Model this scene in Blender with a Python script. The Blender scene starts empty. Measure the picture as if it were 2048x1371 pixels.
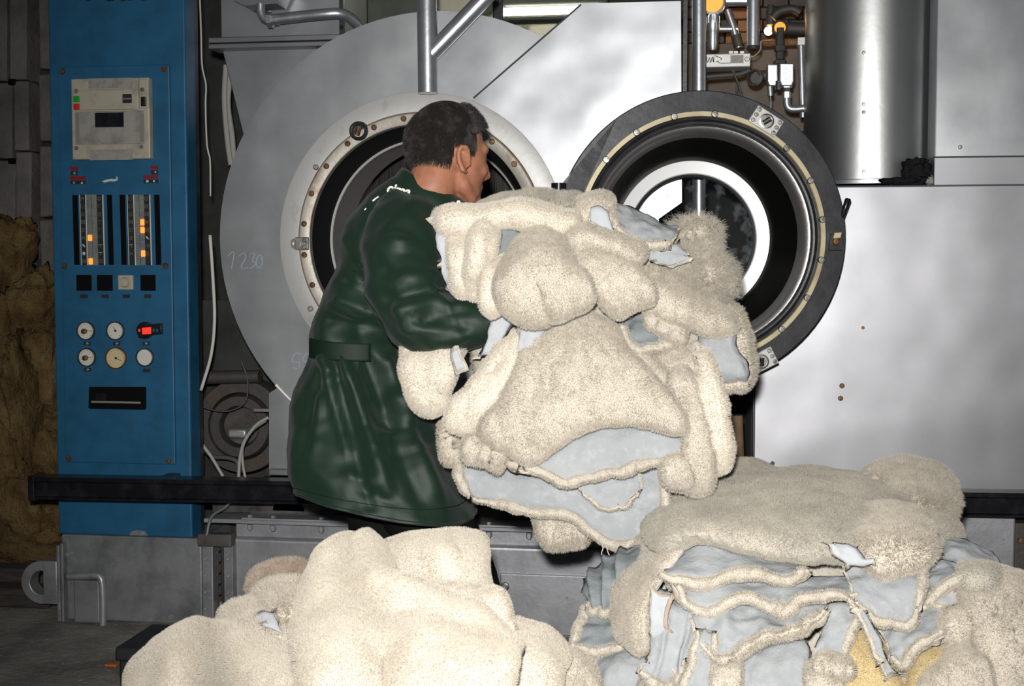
import bpy, bmesh, math, random
import numpy as np
from mathutils import Vector, Matrix, noise

# ------------------------------------------------------------------ camera, world, light, exposure
SC = bpy.context.scene
COL = SC.collection
F_PX, CXP, CYP = 2600.0, 1024.0, 685.5
CAM_POS = Vector((0.0, 0.0, 1.2))
YAW, PITCH = math.radians(8.5), math.radians(-3.35)
cam_data = bpy.data.cameras.new('camera')
cam_data.sensor_width = 36.0
cam_data.lens = 36.0 * F_PX / 2048.0
cam_data.clip_start = 0.05
cam = bpy.data.objects.new('camera', cam_data)
cam.location = CAM_POS
cam.rotation_euler = (math.pi / 2 + PITCH, 0, YAW)
COL.objects.link(cam)
SC.camera = cam
CAM_R = cam.rotation_euler.to_matrix()

world = bpy.data.worlds.new('world')
SC.world = world
world.use_nodes = True
bg = world.node_tree.nodes.get('Background') or world.node_tree.nodes.new('ShaderNodeBackground')
if 'World Output' not in world.node_tree.nodes:
    wo = world.node_tree.nodes.new('ShaderNodeOutputWorld')
    world.node_tree.links.new(bg.outputs[0], wo.inputs[0])
bg.inputs[0].default_value = (0.85, 0.95, 1.0, 1)
bg.inputs[1].default_value = 0.045

# the photographer's flash, on top of the camera
fl = bpy.data.lights.new('camera_flash', 'SPOT')
fl.energy = 500
fl.color = (1.0, 0.98, 0.95)
fl.shadow_soft_size = 0.03
fl.spot_size = math.radians(71)
fl.spot_blend = 0.9
flo = bpy.data.objects.new('camera_flash', fl)
flo.location = CAM_POS + CAM_R @ Vector((-0.035, 0.12, 0.0))
flo.rotation_euler = (math.pi / 2 + math.radians(-4.0), 0, math.radians(4.5))
COL.objects.link(flo)

SC.view_settings.view_transform = 'Standard'
SC.view_settings.look = 'None'
SC.view_settings.gamma = 1.0
SC.view_settings.use_curve_mapping = False
SC.view_settings.exposure = 0.0

# ------------------------------------------------------------------ helpers
def ray(px, py):
    return CAM_R @ Vector(((px - CXP) / F_PX, -(py - CYP) / F_PX, -1.0))

def at(px, py, Y):
    """the point of the vertical plane y = Y that the photograph shows at (px, py)"""
    d = ray(px, py)
    return CAM_POS + d * (Y / d.y)

def mpp(px, py, Y):
    """metres per photograph pixel there"""
    return (Y / ray(px, py).y) / F_PX

def tag(o, label=None, cat=None, group=None, kind=None):
    if label: o['label'] = label
    if cat: o['category'] = cat
    if group: o['group'] = group
    if kind: o['kind'] = kind
    return o

def thing(name, loc, label=None, cat=None, group=None, kind=None):
    o = bpy.data.objects.new(name, None)
    o.location = loc
    o.empty_display_size = 0.05
    COL.objects.link(o)
    o['_o'] = tuple(loc)
    return tag(o, label, cat, group, kind)

def root_origin(p):
    while p is not None:
        if '_o' in p.keys():
            return Vector(p['_o'])
        p = p.parent
    return Vector((0, 0, 0))

class B:
    """collects shapes for ONE mesh object (world coordinates)"""
    def __init__(s):
        s.v, s.f, s.m = [], [], []
    def add(s, vs, fs, mi=0):
        k = len(s.v)
        s.v += [tuple(v) for v in vs]
        s.f += [tuple(i + k for i in f) for f in fs]
        s.m += [mi] * len(fs)
        return s
    def box(s, x0, x1, y0, y1, z0, z1, mi=0):
        x0, x1 = min(x0, x1), max(x0, x1); y0, y1 = min(y0, y1), max(y0, y1); z0, z1 = min(z0, z1), max(z0, z1)
        return s.add([(x0,y0,z0),(x1,y0,z0),(x1,y1,z0),(x0,y1,z0),(x0,y0,z1),(x1,y0,z1),(x1,y1,z1),(x0,y1,z1)],
                     [(0,3,2,1),(4,5,6,7),(0,1,5,4),(1,2,6,5),(2,3,7,6),(3,0,4,7)], mi)
    def pbox(s, x0, y0, x1, y1, Y, d, mi=0):
        """box whose front face (y = Y) covers that rectangle of the photograph, d deep"""
        xm, ym = (x0 + x1) / 2, (y0 + y1) / 2
        return s.box(at(x0, ym, Y).x, at(x1, ym, Y).x, Y, Y + d, at(xm, y1, Y).z, at(xm, y0, Y).z, mi)
    def prism(s, poly, y0, y1, mi=0):
        n = len(poly)
        a = sum(poly[i][0] * poly[(i+1) % n][1] - poly[(i+1) % n][0] * poly[i][1] for i in range(n))
        if a < 0: poly = poly[::-1]
        vs = [(x, y0, z) for x, z in poly] + [(x, y1, z) for x, z in poly]
        fs = [tuple(range(n)), tuple(range(2*n-1, n-1, -1))]
        fs += [(i, i + n, (i+1) % n + n, (i+1) % n) for i in range(n)]
        return s.add(vs, fs, mi)
    def pprism(s, poly, Y, d, mi=0):
        return s.prism([(at(x, y, Y).x, at(x, y, Y).z) for x, y in poly], Y, Y + d, mi)
    def lathe(s, c, axis, prof, n=48, mi=0, close=False, a0=0.0, a1=2*math.pi, ref=None):
        """revolve prof = [(radius, along axis), ...] around axis through c"""
        ax = Vector(axis).normalized()
        r = Vector(ref) if ref else (Vector((1, 0, 0)) if abs(ax.x) < .9 else Vector((0, 0, 1)))
        e1 = (r - ax * r.dot(ax)).normalized(); e2 = ax.cross(e1)
        full = abs(a1 - a0 - 2*math.pi) < 1e-6
        na = n if full else n + 1
        vs, fs = [], []
        for i in range(na):
            t = a0 + (a1 - a0) * i / n
            u = e1 * math.cos(t) + e2 * math.sin(t)
            for rr, h in prof:
                vs.append(Vector(c) + u * rr + ax * h)
        m = len(prof)
        for i in range(n):
            j = (i + 1) % na
            for k in range(m if close else m - 1):
                k2 = (k + 1) % m
                fs.append((i*m + k, j*m + k, j*m + k2, i*m + k2))
        return s.add(vs, fs, mi)
    def cyl(s, p0, p1, r0, r1=None, n=20, mi=0):
        p0, p1 = Vector(p0), Vector(p1)
        r1 = r0 if r1 is None else r1
        L = (p1 - p0).length
        return s.lathe(p0, p1 - p0, [(1e-5, 0), (r0, 0), (r1, L), (1e-5, L)], n, mi)
    def tube(s, path, r, n=12, mi=0, cap=True):
        path = [Vector(p) for p in path]
        rs = r if isinstance(r, (list, tuple, np.ndarray)) else [r] * len(path)
        prev = None
        vs, fs = [], []
        for i, p in enumerate(path):
            t = (path[min(i+1, len(path)-1)] - path[max(i-1, 0)])
            t = t.normalized() if t.length > 1e-9 else Vector((0, 0, 1))
            if prev is None:
                ref = Vector((0, 0, 1)) if abs(t.z) < .9 else Vector((1, 0, 0))
                e1 = (ref - t * ref.dot(t)).normalized()
            else:
                e1 = (prev - t * prev.dot(t))
                e1 = e1.normalized() if e1.length > 1e-6 else prev
            prev = e1
            e2 = t.cross(e1)
            for k in range(n):
                a = 2*math.pi*k/n
                vs.append(p + (e1*math.cos(a) + e2*math.sin(a)) * rs[i])
        for i in range(len(path)-1):
            for k in range(n):
                k2 = (k+1) % n
                fs.append((i*n+k, i*n+k2, (i+1)*n+k2, (i+1)*n+k))
        if cap:
            fs.append(tuple(range(n-1, -1, -1)))
            b = (len(path)-1)*n
            fs.append(tuple(range(b, b+n)))
        return s.add(vs, fs, mi)
    def ball(s, c, r, n=12, m=8, mi=0, R=None):
        c = Vector(c); r = (r, r, r) if not isinstance(r, (tuple, list)) else r
        vs, fs = [], []
        for i in range(m+1):
            th = math.pi * i / m
            for k in range(n):
                a = 2*math.pi*k/n
                q = Vector((r[0]*math.sin(th)*math.cos(a), r[1]*math.sin(th)*math.sin(a), r[2]*math.cos(th)))
                if R is not None: q = R @ q
                vs.append(c + q)
        for i in range(m):
            for k in range(n):
                k2 = (k+1) % n
                fs.append((i*n+k, (i+1)*n+k, (i+1)*n+k2, i*n+k2))
        return s.add(vs, fs, mi)
    def build(s, name, m, parent=None, smooth=True, ang=35, bevel=0, seg=2, kind=None, sub=0):
        me = bpy.data.meshes.new(name)
        off = root_origin(parent)
        me.from_pydata([(v[0]-off.x, v[1]-off.y, v[2]-off.z) for v in s.v], [], s.f)
        mats = m if isinstance(m, (list, tuple)) else [m]
        for q in mats:
            me.materials.append(MAT[q] if isinstance(q, str) else q)
        if len(mats) > 1:
            me.polygons.foreach_set('material_index', s.m)
        me.validate()
        bm = bmesh.new(); bm.from_mesh(me)
        bmesh.ops.remove_doubles(bm, verts=bm.verts, dist=1e-6)
        bmesh.ops.recalc_face_normals(bm, faces=bm.faces)
        bm.to_mesh(me); bm.free()
        if smooth:
            me.polygons.foreach_set('use_smooth', [True]*len(me.polygons))
            me.set_sharp_from_angle(angle=math.radians(ang))
        me.update()
        o = bpy.data.objects.new(name, me)
        COL.objects.link(o)
        if parent is not None: o.parent = parent
        if bevel:
            b = o.modifiers.new('bevel', 'BEVEL'); b.width = bevel; b.segments = seg; b.limit_method = 'ANGLE'; b.angle_limit = math.radians(40)
        if sub:
            q = o.modifiers.new('sub', 'SUBSURF'); q.levels = sub; q.render_levels = sub
        if kind: o['kind'] = kind
        return o

def crom(pts, n):
    """n points of the Catmull-Rom spline through pts, about evenly spaced"""
    P = np.array(pts, float)
    if len(P) == 1: return np.repeat(P, n, 0)
    if len(P) == 2:
        t = np.linspace(0, 1, n)[:, None]; return P[0]*(1-t) + P[1]*t
    E = np.vstack([2*P[0]-P[1], P, 2*P[-1]-P[-2]])
    out = []
    for i in range(len(P)-1):
        p0, p1, p2, p3 = E[i], E[i+1], E[i+2], E[i+3]
        t = np.linspace(0, 1, 13)[:, None][: (13 if i == len(P)-2 else 12)]
        out.append(.5*((2*p1) + (-p0+p2)*t + (2*p0-5*p1+4*p2-p3)*t*t + (-p0+3*p1-3*p2+p3)*t**3))
    S = np.vstack(out)
    d = np.r_[0, np.cumsum(np.linalg.norm(np.diff(S, axis=0), axis=1))]
    q = np.linspace(0, d[-1], n)
    return np.stack([np.interp(q, d, S[:, k]) for k in range(P.shape[1])], 1)

def wpath(pts, Y, n=0):
    """photograph polyline -> world points; a point may carry its own depth"""
    q = [at(p[0], p[1], p[2] if len(p) > 2 else Y) for p in pts]
    return [Vector(x) for x in crom([tuple(v) for v in q], n)] if n else q

# ------------------------------------------------------------------ materials
MAT = {}
def mat(name, col, rough=.5, metal=0., var=None, bump=None, spec=.5, emit=None, trans=0, sheen=0, var2=None, aniso=0, coat=0):
    m = bpy.data.materials.new(name); m.use_nodes = True
    nt = m.node_tree; N = nt.nodes; L = nt.links
    p = N.get('Principled BSDF')
    p.inputs['Base Color'].default_value = (*col, 1)
    p.inputs['Roughness'].default_value = rough
    p.inputs['Metallic'].default_value = metal
    p.inputs['Specular IOR Level'].default_value = spec
    if sheen:
        p.inputs['Sheen Weight'].default_value = sheen
        p.inputs['Sheen Roughness'].default_value = .5
    if coat: p.inputs['Coat Weight'].default_value = coat
    if trans: p.inputs['Transmission Weight'].default_value = trans
    if emit:
        p.inputs['Emission Color'].default_value = (*emit[0], 1)
        p.inputs['Emission Strength'].default_value = emit[1]
    tc = N.new('ShaderNodeTexCoord')
    def noise_n(scale, detail=5, stretch=None, rgh=.6):
        nz = N.new('ShaderNodeTexNoise'); nz.inputs['Scale'].default_value = scale
        nz.inputs['Detail'].default_value = detail; nz.inputs['Roughness'].default_value = rgh
        if stretch:
            mp = N.new('ShaderNodeMapping'); mp.inputs['Scale'].default_value = stretch
            L.new(tc.outputs['Object'], mp.inputs['Vector']); L.new(mp.outputs[0], nz.inputs['Vector'])
        else:
            L.new(tc.outputs['Object'], nz.inputs['Vector'])
        return nz
    cur = None
    for v in (var, var2):
        if not v: continue
        # (colour, scale, lo, hi, [stretch])
        nz = noise_n(v[1], 6, v[4] if len(v) > 4 else None)
        rp = N.new('ShaderNodeMapRange'); rp.inputs[1].default_value = v[2]; rp.inputs[2].default_value = v[3]
        L.new(nz.outputs['Fac'], rp.inputs[0])
        mx = N.new('ShaderNodeMix'); mx.data_type = 'RGBA'
        L.new(rp.outputs[0], mx.inputs[0])
        if cur is None: mx.inputs[6].default_value = (*col, 1)
        else: L.new(cur, mx.inputs[6])
        mx.inputs[7].default_value = (*v[0], 1)
        cur = mx.outputs[2]
    if cur is not None: L.new(cur, p.inputs['Base Color'])
    hn = None
    for b in (bump if isinstance(bump, list) else [bump] if bump else []):
        nz = noise_n(b[0], b[3] if len(b) > 3 else 4, b[2] if len(b) > 2 else None)
        bn = N.new('ShaderNodeBump'); bn.inputs['Strength'].default_value = 1.0
        bn.inputs['Distance'].default_value = b[1]
        L.new(nz.outputs['Fac'], bn.inputs['Height'])
        if hn is not None: L.new(hn, bn.inputs['Normal'])
        hn = bn.outputs[0]
    if hn is not None: L.new(hn, p.inputs['Normal'])
    MAT[name] = m
    return m

mat('blue_paint', (.016, .108, .215), .45, var=((.012, .078, .155), 9, .42, .7), bump=[(260, .0004), (14, .0006)], spec=.4)
mat('blue_dark', (.016, .105, .205), .5)
mat('sheet_steel', (.47, .48, .50), .42, .88, var=((.38, .39, .41), 5, .4, .72), bump=[(4.2, .010, None, 1)])
mat('sheet_dull', (.44, .45, .465), .43, .85, var=((.33, .34, .355), 5, .35, .7), bump=[(3.4, .009, None, 1)])
mat('sheet_bright', (.35, .35, .368), .46, .9, var=((.29, .295, .31), 4, .38, .72), bump=[(3.4, .007, None, 1)])
mat('stainless', (.60, .61, .61), .37, 1., bump=[(5, .001)])
mat('galv_pipe', (.60, .62, .65), .36, .85, var=((.48, .50, .52), 20, .4, .7), bump=[(60, .0003)])
mat('chrome', (.7, .7, .72), .12, 1.)
mat('white_metal', (.62, .62, .60), .48, .35, var=((.42, .39, .34), 14, .56, .82), bump=[(30, .0005)])
mat('bolt_ring_metal', (.42, .39, .34), .5, .45, var=((.24, .13, .06), 10, .57, .72), bump=[(50, .0008)])
mat('yellow_gasket', (.60, .52, .33), .5, .15, var=((.40, .33, .20), 12, .45, .75))
mat('rust', (.13, .055, .02), .85, .2, var=((.28, .17, .08), 30, .4, .6), bump=[(80, .002)])
mat('screw_rust', (.24, .14, .07), .55, .6, var=((.10, .05, .02), 60, .4, .6))
mat('screw_steel', (.42, .41, .39), .4, .9, var=((.20, .17, .13), 60, .45, .65))
mat('black_iron', (.035, .036, .040), .42, .35, var=((.07, .072, .078), 16, .4, .75), bump=[(40, .0006)])
mat('black_rubber', (.012, .012, .013), .5)
mat('black_void', (.004, .004, .004), .9, spec=.1)
mat('black_plastic', (.010, .010, .011), .35)
mat('black_gloss', (.008, .008, .010), .25, .1, var=((.02, .021, .024), 20, .45, .7))
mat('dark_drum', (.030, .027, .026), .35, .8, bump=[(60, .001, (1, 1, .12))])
mat('drum_mesh', (.50, .47, .47), .55, .4, bump=[(300, .002)])
mat('pan_edge', (.42, .41, .40), .36, .9, bump=[(40, .0008)])
mat('pan_steel', (.035, .035, .033), .22, .9, bump=[(20, .0008)])  # near-black base colour stands in for the dark room the steel reflects
mat('polished_ring', (.95, .95, .95), .38, .25)
mat('beige_plastic', (.40, .37, .29), .45, var=((.26, .24, .19), 16, .5, .75), bump=[(40, .0003)])
mat('grey_plastic', (.30, .29, .26), .5, var=((.18, .17, .15), 24, .45, .7))
mat('lamp_strip', (.22, .23, .19), .25, var=((.12, .15, .18), 25, .4, .65))
mat('dial_white', (.62, .61, .55), .45)
mat('dial_cream', (.58, .49, .28), .5)
mat('brass', (.30, .17, .06), .4, .8, var=((.14, .07, .03), 40, .4, .7))
mat('red_tag', (.20, .008, .014), .5)
mat('green_button', (.01, .30, .03), .4)
mat('red_button', (.55, .02, .012), .4)
mat('ink_white', (.55, .55, .50), .6)
mat('ink_grey', (.20, .20, .18), .6)
mat('ink_black', (.012, .012, .012), .6)
mat('orange_glow', (.9, .25, .05), .4, emit=((1, .17, .02), 2.2))
mat('red_glow', (.9, .03, .02), .4, emit=((1, .02, .012), 1.6))
mat('base_grey', (.27, .275, .285), .52, .4, var=((.14, .145, .15), 8, .42, .68), var2=((.38, .38, .38), 22, .60, .8), bump=[(70, .0006), (6, .003)])
mat('base_light', (.42, .425, .45), .45, .6, var=((.27, .275, .29), 9, .45, .75), var2=((.16, .13, .10), 26, .66, .8), bump=[(60, .0005)])
mat('dirty_metal', (.12, .11, .10), .7, .3, var=((.05, .045, .04), 14, .35, .65), bump=[(60, .002)])
mat('cast_iron', (.075, .072, .068), .6, .4, var=((.13, .075, .045), 12, .52, .75), bump=[(40, .002)])
mat('concrete_floor', (.36, .34, .30), .85, var=((.17, .155, .135), 4, .40, .65), var2=((.62, .60, .55), 70, .60, .72), bump=[(30, .006), (120, .002)])
mat('wall_concrete', (.19, .175, .165), .9, var=((.09, .085, .08), 5, .4, .7), bump=[(12, .012), (70, .003)])
mat('wall_block', (.17, .155, .145), .9, var=((.10, .09, .085), 9, .4, .7), bump=[(20, .010), (90, .003)])
mat('wall_dark', (.045, .047, .044), .9, var=((.02, .021, .02), 5, .4, .7), bump=[(20, .006)])
mat('green_wall', (.10, .115, .085), .7, var=((.06, .065, .05), 8, .4, .7), bump=[(20, .003)])
mat('plaster', (.55, .53, .40), .85, var=((.16, .14, .08), 9, .55, .66), bump=[(25, .01)])
mat('wall_render', (.17, .15, .13), .9, var=((.10, .09, .08), 7, .4, .7), bump=[(20, .006)])
mat('brick', (.34, .17, .08), .9, var=((.22, .12, .07), 16, .4, .7), bump=[(40, .006)])
mat('brick_unlit', (.10, .09, .08), .9, var=((.06, .052, .046), 16, .4, .7), bump=[(40, .006)])
mat('wool_insulation', (.22, .15, .065), .95, var=((.09, .055, .022), 6, .40, .66), var2=((.30, .25, .16), 11, .6, .78), bump=[(26, .02), (110, .008)], spec=.1)
mat('rotten_wood', (.07, .06, .05), .9, var=((.03, .026, .022), 12, .4, .7, (1, 8, 8)), bump=[(30, .004)])
mat('cardboard', (.30, .20, .11), .85, var=((.20, .13, .07), 12, .4, .7), bump=[(30, .004)])
mat('cable_grey', (.34, .34, .32), .5)
mat('cable_dark', (.07, .07, .065), .6)
mat('cable_white', (.50, .49, .45), .5)
mat('tube_glow', (1, 1, .96), .4, emit=((1, 1, .95), 9.0))
mat('bulb_glow', (1, .5, .15), .4, emit=((1, .50, .14), 30.0))
mat('amber_glow', (.8, .35, .06), .3, emit=((1, .42, .07), .8))  # emission paints in the lamp light seen in the panes
mat('lint', (.02, .02, .022), 1., bump=[(60, .02)], spec=0)
mat('chalk', (.40, .50, .60), .9)
mat('fleece', (.61, .555, .465), .95, var=((.50, .45, .37), 11, .40, .68), var2=((.66, .61, .53), 60, .45, .72), bump=[(120, .003)], spec=.1)
mat('fleece_cream', (.75, .69, .59), .95, var=((.67, .605, .50), 9, .45, .75), bump=[(120, .003)], spec=.1)
mat('fleece_tan', (.56, .47, .38), .95, var=((.34, .24, .17), 9, .40, .70), bump=[(100, .003)], spec=.1)
mat('fleece_grey', (.55, .51, .43), .95, var=((.42, .39, .335), 9, .38, .68), bump=[(120, .003)], spec=.1)
mat('fleece_yellow', (.62, .50, .27), .95, var=((.56, .46, .28), 12, .4, .7), bump=[(100, .003)], spec=.1)
mat('hide', (.41, .428, .438), .85, var=((.33, .348, .36), 10, .38, .70), var2=((.47, .485, .50), 50, .52, .75), bump=[(26, .004), (160, .0012)], spec=.2)
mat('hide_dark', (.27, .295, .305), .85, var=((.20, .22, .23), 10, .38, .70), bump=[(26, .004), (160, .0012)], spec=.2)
mat('hide_white', (.52, .54, .56), .85, var=((.44, .46, .48), 14, .40, .70), bump=[(26, .004)], spec=.2)
mat('coat_green', (.0075, .0245, .0135), .53, var=((.006, .021, .0115), 20, .4, .7), bump=[(900, .0003)], spec=.36, sheen=.08)
mat('coat_dark', (.006, .019, .011), .6, bump=[(900, .0004)], spec=.3)
mat('trouser', (.006, .006, .006), .85, bump=[(600, .0006)], spec=.15)
mat('skin_tone', (.40, .175, .10), .5, var=((.30, .11, .065), 30, .45, .75), bump=[(300, .0004)], spec=.35)
mat('shirt_red', (.55, .16, .15), .7)
mat('hair_dark', (.012, .0105, .009), .6, var=((.028, .025, .022), 45, .5, .75), bump=[(200, .002)], spec=.3)
mat('hair_strand', (.022, .019, .017), .45, var=((.075, .07, .066), 30, .5, .72), spec=.5)
mat('button_white', (.8, .78, .74), .3)
mat('cup_paper', (.45, .44, .40), .6)
mat('orange_scrap', (.5, .14, .02), .6)

def strand(name, src, transl):
    """the same wool as a thin fibre that lets light through"""
    m = MAT[src].copy(); m.name = name
    nt = m.node_tree; N = nt.nodes; L = nt.links
    p = N.get('Principled BSDF'); out = N.get('Material Output')
    t = N.new('ShaderNodeBsdfTranslucent'); mx = N.new('ShaderNodeMixShader'); mx.inputs[0].default_value = transl
    if p.inputs['Base Color'].is_linked: L.new(p.inputs['Base Color'].links[0].from_socket, t.inputs[0])
    else: t.inputs[0].default_value = p.inputs['Base Color'].default_value
    L.new(p.outputs[0], mx.inputs[1]); L.new(t.outputs[0], mx.inputs[2]); L.new(mx.outputs[0], out.inputs[0])
    MAT[name] = m
for q in ('fleece', 'fleece_cream', 'fleece_tan', 'fleece_grey', 'fleece_yellow'): strand(q + '_fibre', q, .06)

def glass(name, col, rough=.03, mixf=.25):
    m = bpy.data.materials.new(name); m.use_nodes = True
    nt = m.node_tree; N = nt.nodes; L = nt.links
    N.remove(N.get('Principled BSDF'))
    g = N.new('ShaderNodeBsdfGlossy'); g.inputs['Roughness'].default_value = rough
    t = N.new('ShaderNodeBsdfTransparent'); t.inputs[0].default_value = (*col, 1)
    mx = N.new('ShaderNodeMixShader'); mx.inputs[0].default_value = mixf
    d = N.new('ShaderNodeBsdfDiffuse'); d.inputs[0].default_value = (.25, .28, .30, 1)
    tc = N.new('ShaderNodeTexCoord'); nz = N.new('ShaderNodeTexNoise'); nz.inputs['Scale'].default_value = 22; nz.inputs['Detail'].default_value = 8
    L.new(tc.outputs['Object'], nz.inputs['Vector'])
    mr = N.new('ShaderNodeMapRange'); mr.inputs[1].default_value = .56; mr.inputs[2].default_value = .85; mr.inputs[4].default_value = .5
    L.new(nz.outputs['Fac'], mr.inputs[0])
    m2 = N.new('ShaderNodeMixShader')
    L.new(t.outputs[0], mx.inputs[1]); L.new(g.outputs[0], mx.inputs[2])
    L.new(mr.outputs[0], m2.inputs[0]); L.new(mx.outputs[0], m2.inputs[1]); L.new(d.outputs[0], m2.inputs[2])
    L.new(m2.outputs[0], N.get('Material Output').inputs[0])
    MAT[name] = m
glass('door_glass', (.95, .96, .96), mixf=.06)

def text_mesh(name, s, m, parent, loc, size, rot=(math.pi/2, 0, 0), ext=.0006, sx=1.0, shear=0.0, bold=0.0):
    cu = bpy.data.curves.new(name, 'FONT'); cu.body = s; cu.size = size; cu.extrude = ext
    cu.align_x = 'CENTER'; cu.align_y = 'CENTER'; cu.shear = shear; cu.offset = bold
    tmp = bpy.data.objects.new(name, cu); COL.objects.link(tmp)
    dg = bpy.context.evaluated_depsgraph_get()
    me = bpy.data.meshes.new_from_object(tmp.evaluated_get(dg))
    bpy.data.objects.remove(tmp)
    me.materials.clear(); me.materials.append(MAT[m])
    o = bpy.data.objects.new(name, me); COL.objects.link(o)
    o.parent = parent
    o.location = Vector(loc) - root_origin(parent)
    o.rotation_euler = rot; o.scale = (sx, 1, 1)
    return o
# ------------------------------------------------------------------ the setting
random.seed(4)
b = B(); b.box(-4, 4, -1.5, 6.2, -.12, 0); tag(b.build('floor', 'concrete_floor', smooth=False), 'dirty grey concrete factory floor', kind='structure')
b = B(); b.box(-4, 4, 5.6, 5.8, 0, 4.2); wall_back = tag(b.build('wall_back', 'wall_dark', smooth=False), 'dark back wall behind the machines', kind='structure')
# rough wall to the left of the blue cabinet: slabs, a recessed joint and a pier of blocks
WL = 5.05
b = B(); b.box(-4.0, at(120, 400, WL).x, WL + .10, WL + .35, 0, 4.0)
wall_left = tag(b.build('wall_left', 'wall_dark', smooth=False), 'rough unlit concrete wall with stacked slabs and a block pier', kind='structure')
def wpiece(name, x0, y0, x1, y1, m, Y, d, jit=.006):
    b = B()
    p = [at(x0, y0, Y), at(x1, y0, Y), at(x1, y1, Y), at(x0, y1, Y)]
    q = [(v.x + random.uniform(-jit, jit), v.z + random.uniform(-jit, jit)) for v in p]
    b.prism(q, Y, Y + d)
    o = b.build(name, m, wall_left, bevel=.006)
    return o
for (x0, y0, x1, y1) in [(-60, -40, 14, 161), (-60, 165, 24, 316), (-60, 321, 30, 470), (-60, 474, 34, 640), (-60, 645, 40, 1200)]:
    wpiece('slab', x0, y0, x1, y1, 'wall_concrete', WL, .12, .003)
for (x0, y0, x1, y1) in [(18, -40, 53, 158), (27, 162, 57, 300), (31, 303, 62, 520), (36, 524, 66, 1200)]:
    wpiece('slab', x0, y0, x1, y1, 'wall_concrete', WL - .02, .12, .003)
for (y0, y1) in [(-40, 140), (148, 284), (290, 432), (438, 580), (586, 740), (745, 1200)]:
    wpiece('block', 78 + y0*.006, y0, 112 + y0*.012, y1, 'wall_block', WL - .05, .16)
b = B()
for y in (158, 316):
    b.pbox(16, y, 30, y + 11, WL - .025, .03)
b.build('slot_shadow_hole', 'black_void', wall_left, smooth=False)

# bricks with warm light in their colour, plaster and green boards far behind, seen past the machines
b = B(); b.pprism([(860, -60), (1180, -60), (1180, 120), (860, 120)], 5.35, .1)
o = b.build('plaster_patch', 'plaster', wall_back, smooth=False)
b = B(); b.pprism([(690, -60), (860, -60), (860, 130), (690, 130)], 5.3, .08)
b.build('green_board', 'green_wall', wall_back, smooth=False)
rr = random.Random(3)
b = B(); b.pprism([(1360, 88), (1650, 86), (1650, 262), (1360, 262)], 5.20, .12); b.build('rendered_patch', 'wall_render', wall_back, smooth=False)
rows = [(-12, 12), (15, 37), (40, 62), (65, 86)]
for r, (y0, y1) in enumerate(rows):
    x = 1370 - (24 if r % 2 else 0)
    while x < 1640:
        w = 52
        b = B(); b.pbox(x + 1.5, y0, x + w - 1.5, y1, 5.22 + rr.uniform(0, .012), .11)
        b.build('brick', 'brick' if y0 < 66 and 1430 < x < 1500 else 'brick_unlit', wall_back, bevel=.004)  # lamp light put into the colour: orange near the bulb, darkened elsewhere
        x += w

# fallen yellow insulation between wall and cabinet
ins = thing('insulation_heap', at(40, 1100, 4.8), 'heap of torn yellow-brown mineral wool slumped against the left wall', 'insulation')
def lump(cx, cy, rx, ry, Y, seed, rot=0.0, dep=.16):
    b = B(); c = at(cx, cy, Y); k = mpp(cx, cy, Y)
    n, m = 40, 30
    vs = []
    for i in range(m+1):
        th = math.pi*i/m
        for j in range(n):
            a = 2*math.pi*j/n
            q = Vector((math.sin(th)*math.cos(a), math.sin(th)*math.sin(a), math.cos(th)))
            s = 1 + .30*noise.fractal(q*1.6 + Vector((seed*3.1, 0, 0)), .6, 2.1, 5) + .10*abs(noise.noise(q*5 + Vector((seed, 2, 0))))
            e = [math.copysign(abs(t)**.75, t) for t in q]
            v = Vector((e[0]*rx*k*s, e[1]*dep*s, e[2]*ry*k*s))
            v = Matrix.Rotation(rot, 3, 'Y') @ v
            vs.append(c + v)
    fs = [(i*n+j, (i+1)*n+j, (i+1)*n+(j+1) % n, i*n+(j+1) % n) for i in range(m) for j in range(n)]
    b.add(vs, fs)
    return b
for i, a in enumerate([(0, 560, 52, 110, 4.79, 1, .25), (62, 640, 55, 95, 4.73, 2, .5), (20, 720, 60, 120, 4.67, 3, -.2), (85, 760, 48, 100, 4.71, 4, .15),
          (10, 880, 62, 110, 4.61, 5, .35), (80, 910, 60, 90, 4.65, 6, -.3), (35, 1000, 90, 70, 4.57, 7, .2), (100, 1040, 60, 60, 4.59, 8, 0), (-10, 470, 28, 40, 4.82, 9, .3),
          (48, 800, 22, 120, 4.55, 10, -.12), (20, 1085, 120, 36, 4.53, 11, .05)]):
    lump(*a, dep=.13).build('wool_batt', 'wool_insulation', ins, ang=180)
# old timbers on the floor at the left
for i, (x0, y0, x1, y1, Y, lab) in enumerate([(-80, 1128, 66, 1100, 4.36, 'blackened timber lying below the yellow insulation'), (-90, 1205, 110, 1206, 4.26, 'long flat timber lying on the floor in front of the lifting eye')]):
    b = B(); p, q = at(x0, y0, Y), at(x1, y1, Y)
    p.z = q.z = .035 if i else .06
    d = (q - p).normalized(); nrm = Vector((-d.y, d.x, 0)) * .05; up = Vector((0, 0, .034 if i else .055))
    vs = [p - nrm - up, q - nrm - up, q + nrm - up, p + nrm - up, p - nrm + up, q - nrm + up, q + nrm + up, p + nrm + up]
    b.add(vs, [(0,3,2,1),(4,5,6,7),(0,1,5,4),(1,2,6,5),(2,3,7,6),(3,0,4,7)])
    tag(b.build('timber', 'rotten_wood', bevel=.008), lab, 'timber')
b = B(); c = at(224, 1331, 3.6)
t = 1.2/(CAM_POS.z - at(224, 1331, 3.6).z); c = CAM_POS + (c - CAM_POS)*t
b.box(c.x-.018, c.x+.018, c.y-.012, c.y+.012, .0, .008)
o = b.build('plastic_scrap', 'orange_scrap', bevel=.002); tag(o, 'small orange plastic scrap on the floor near the black trolley', 'scrap')
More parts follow.
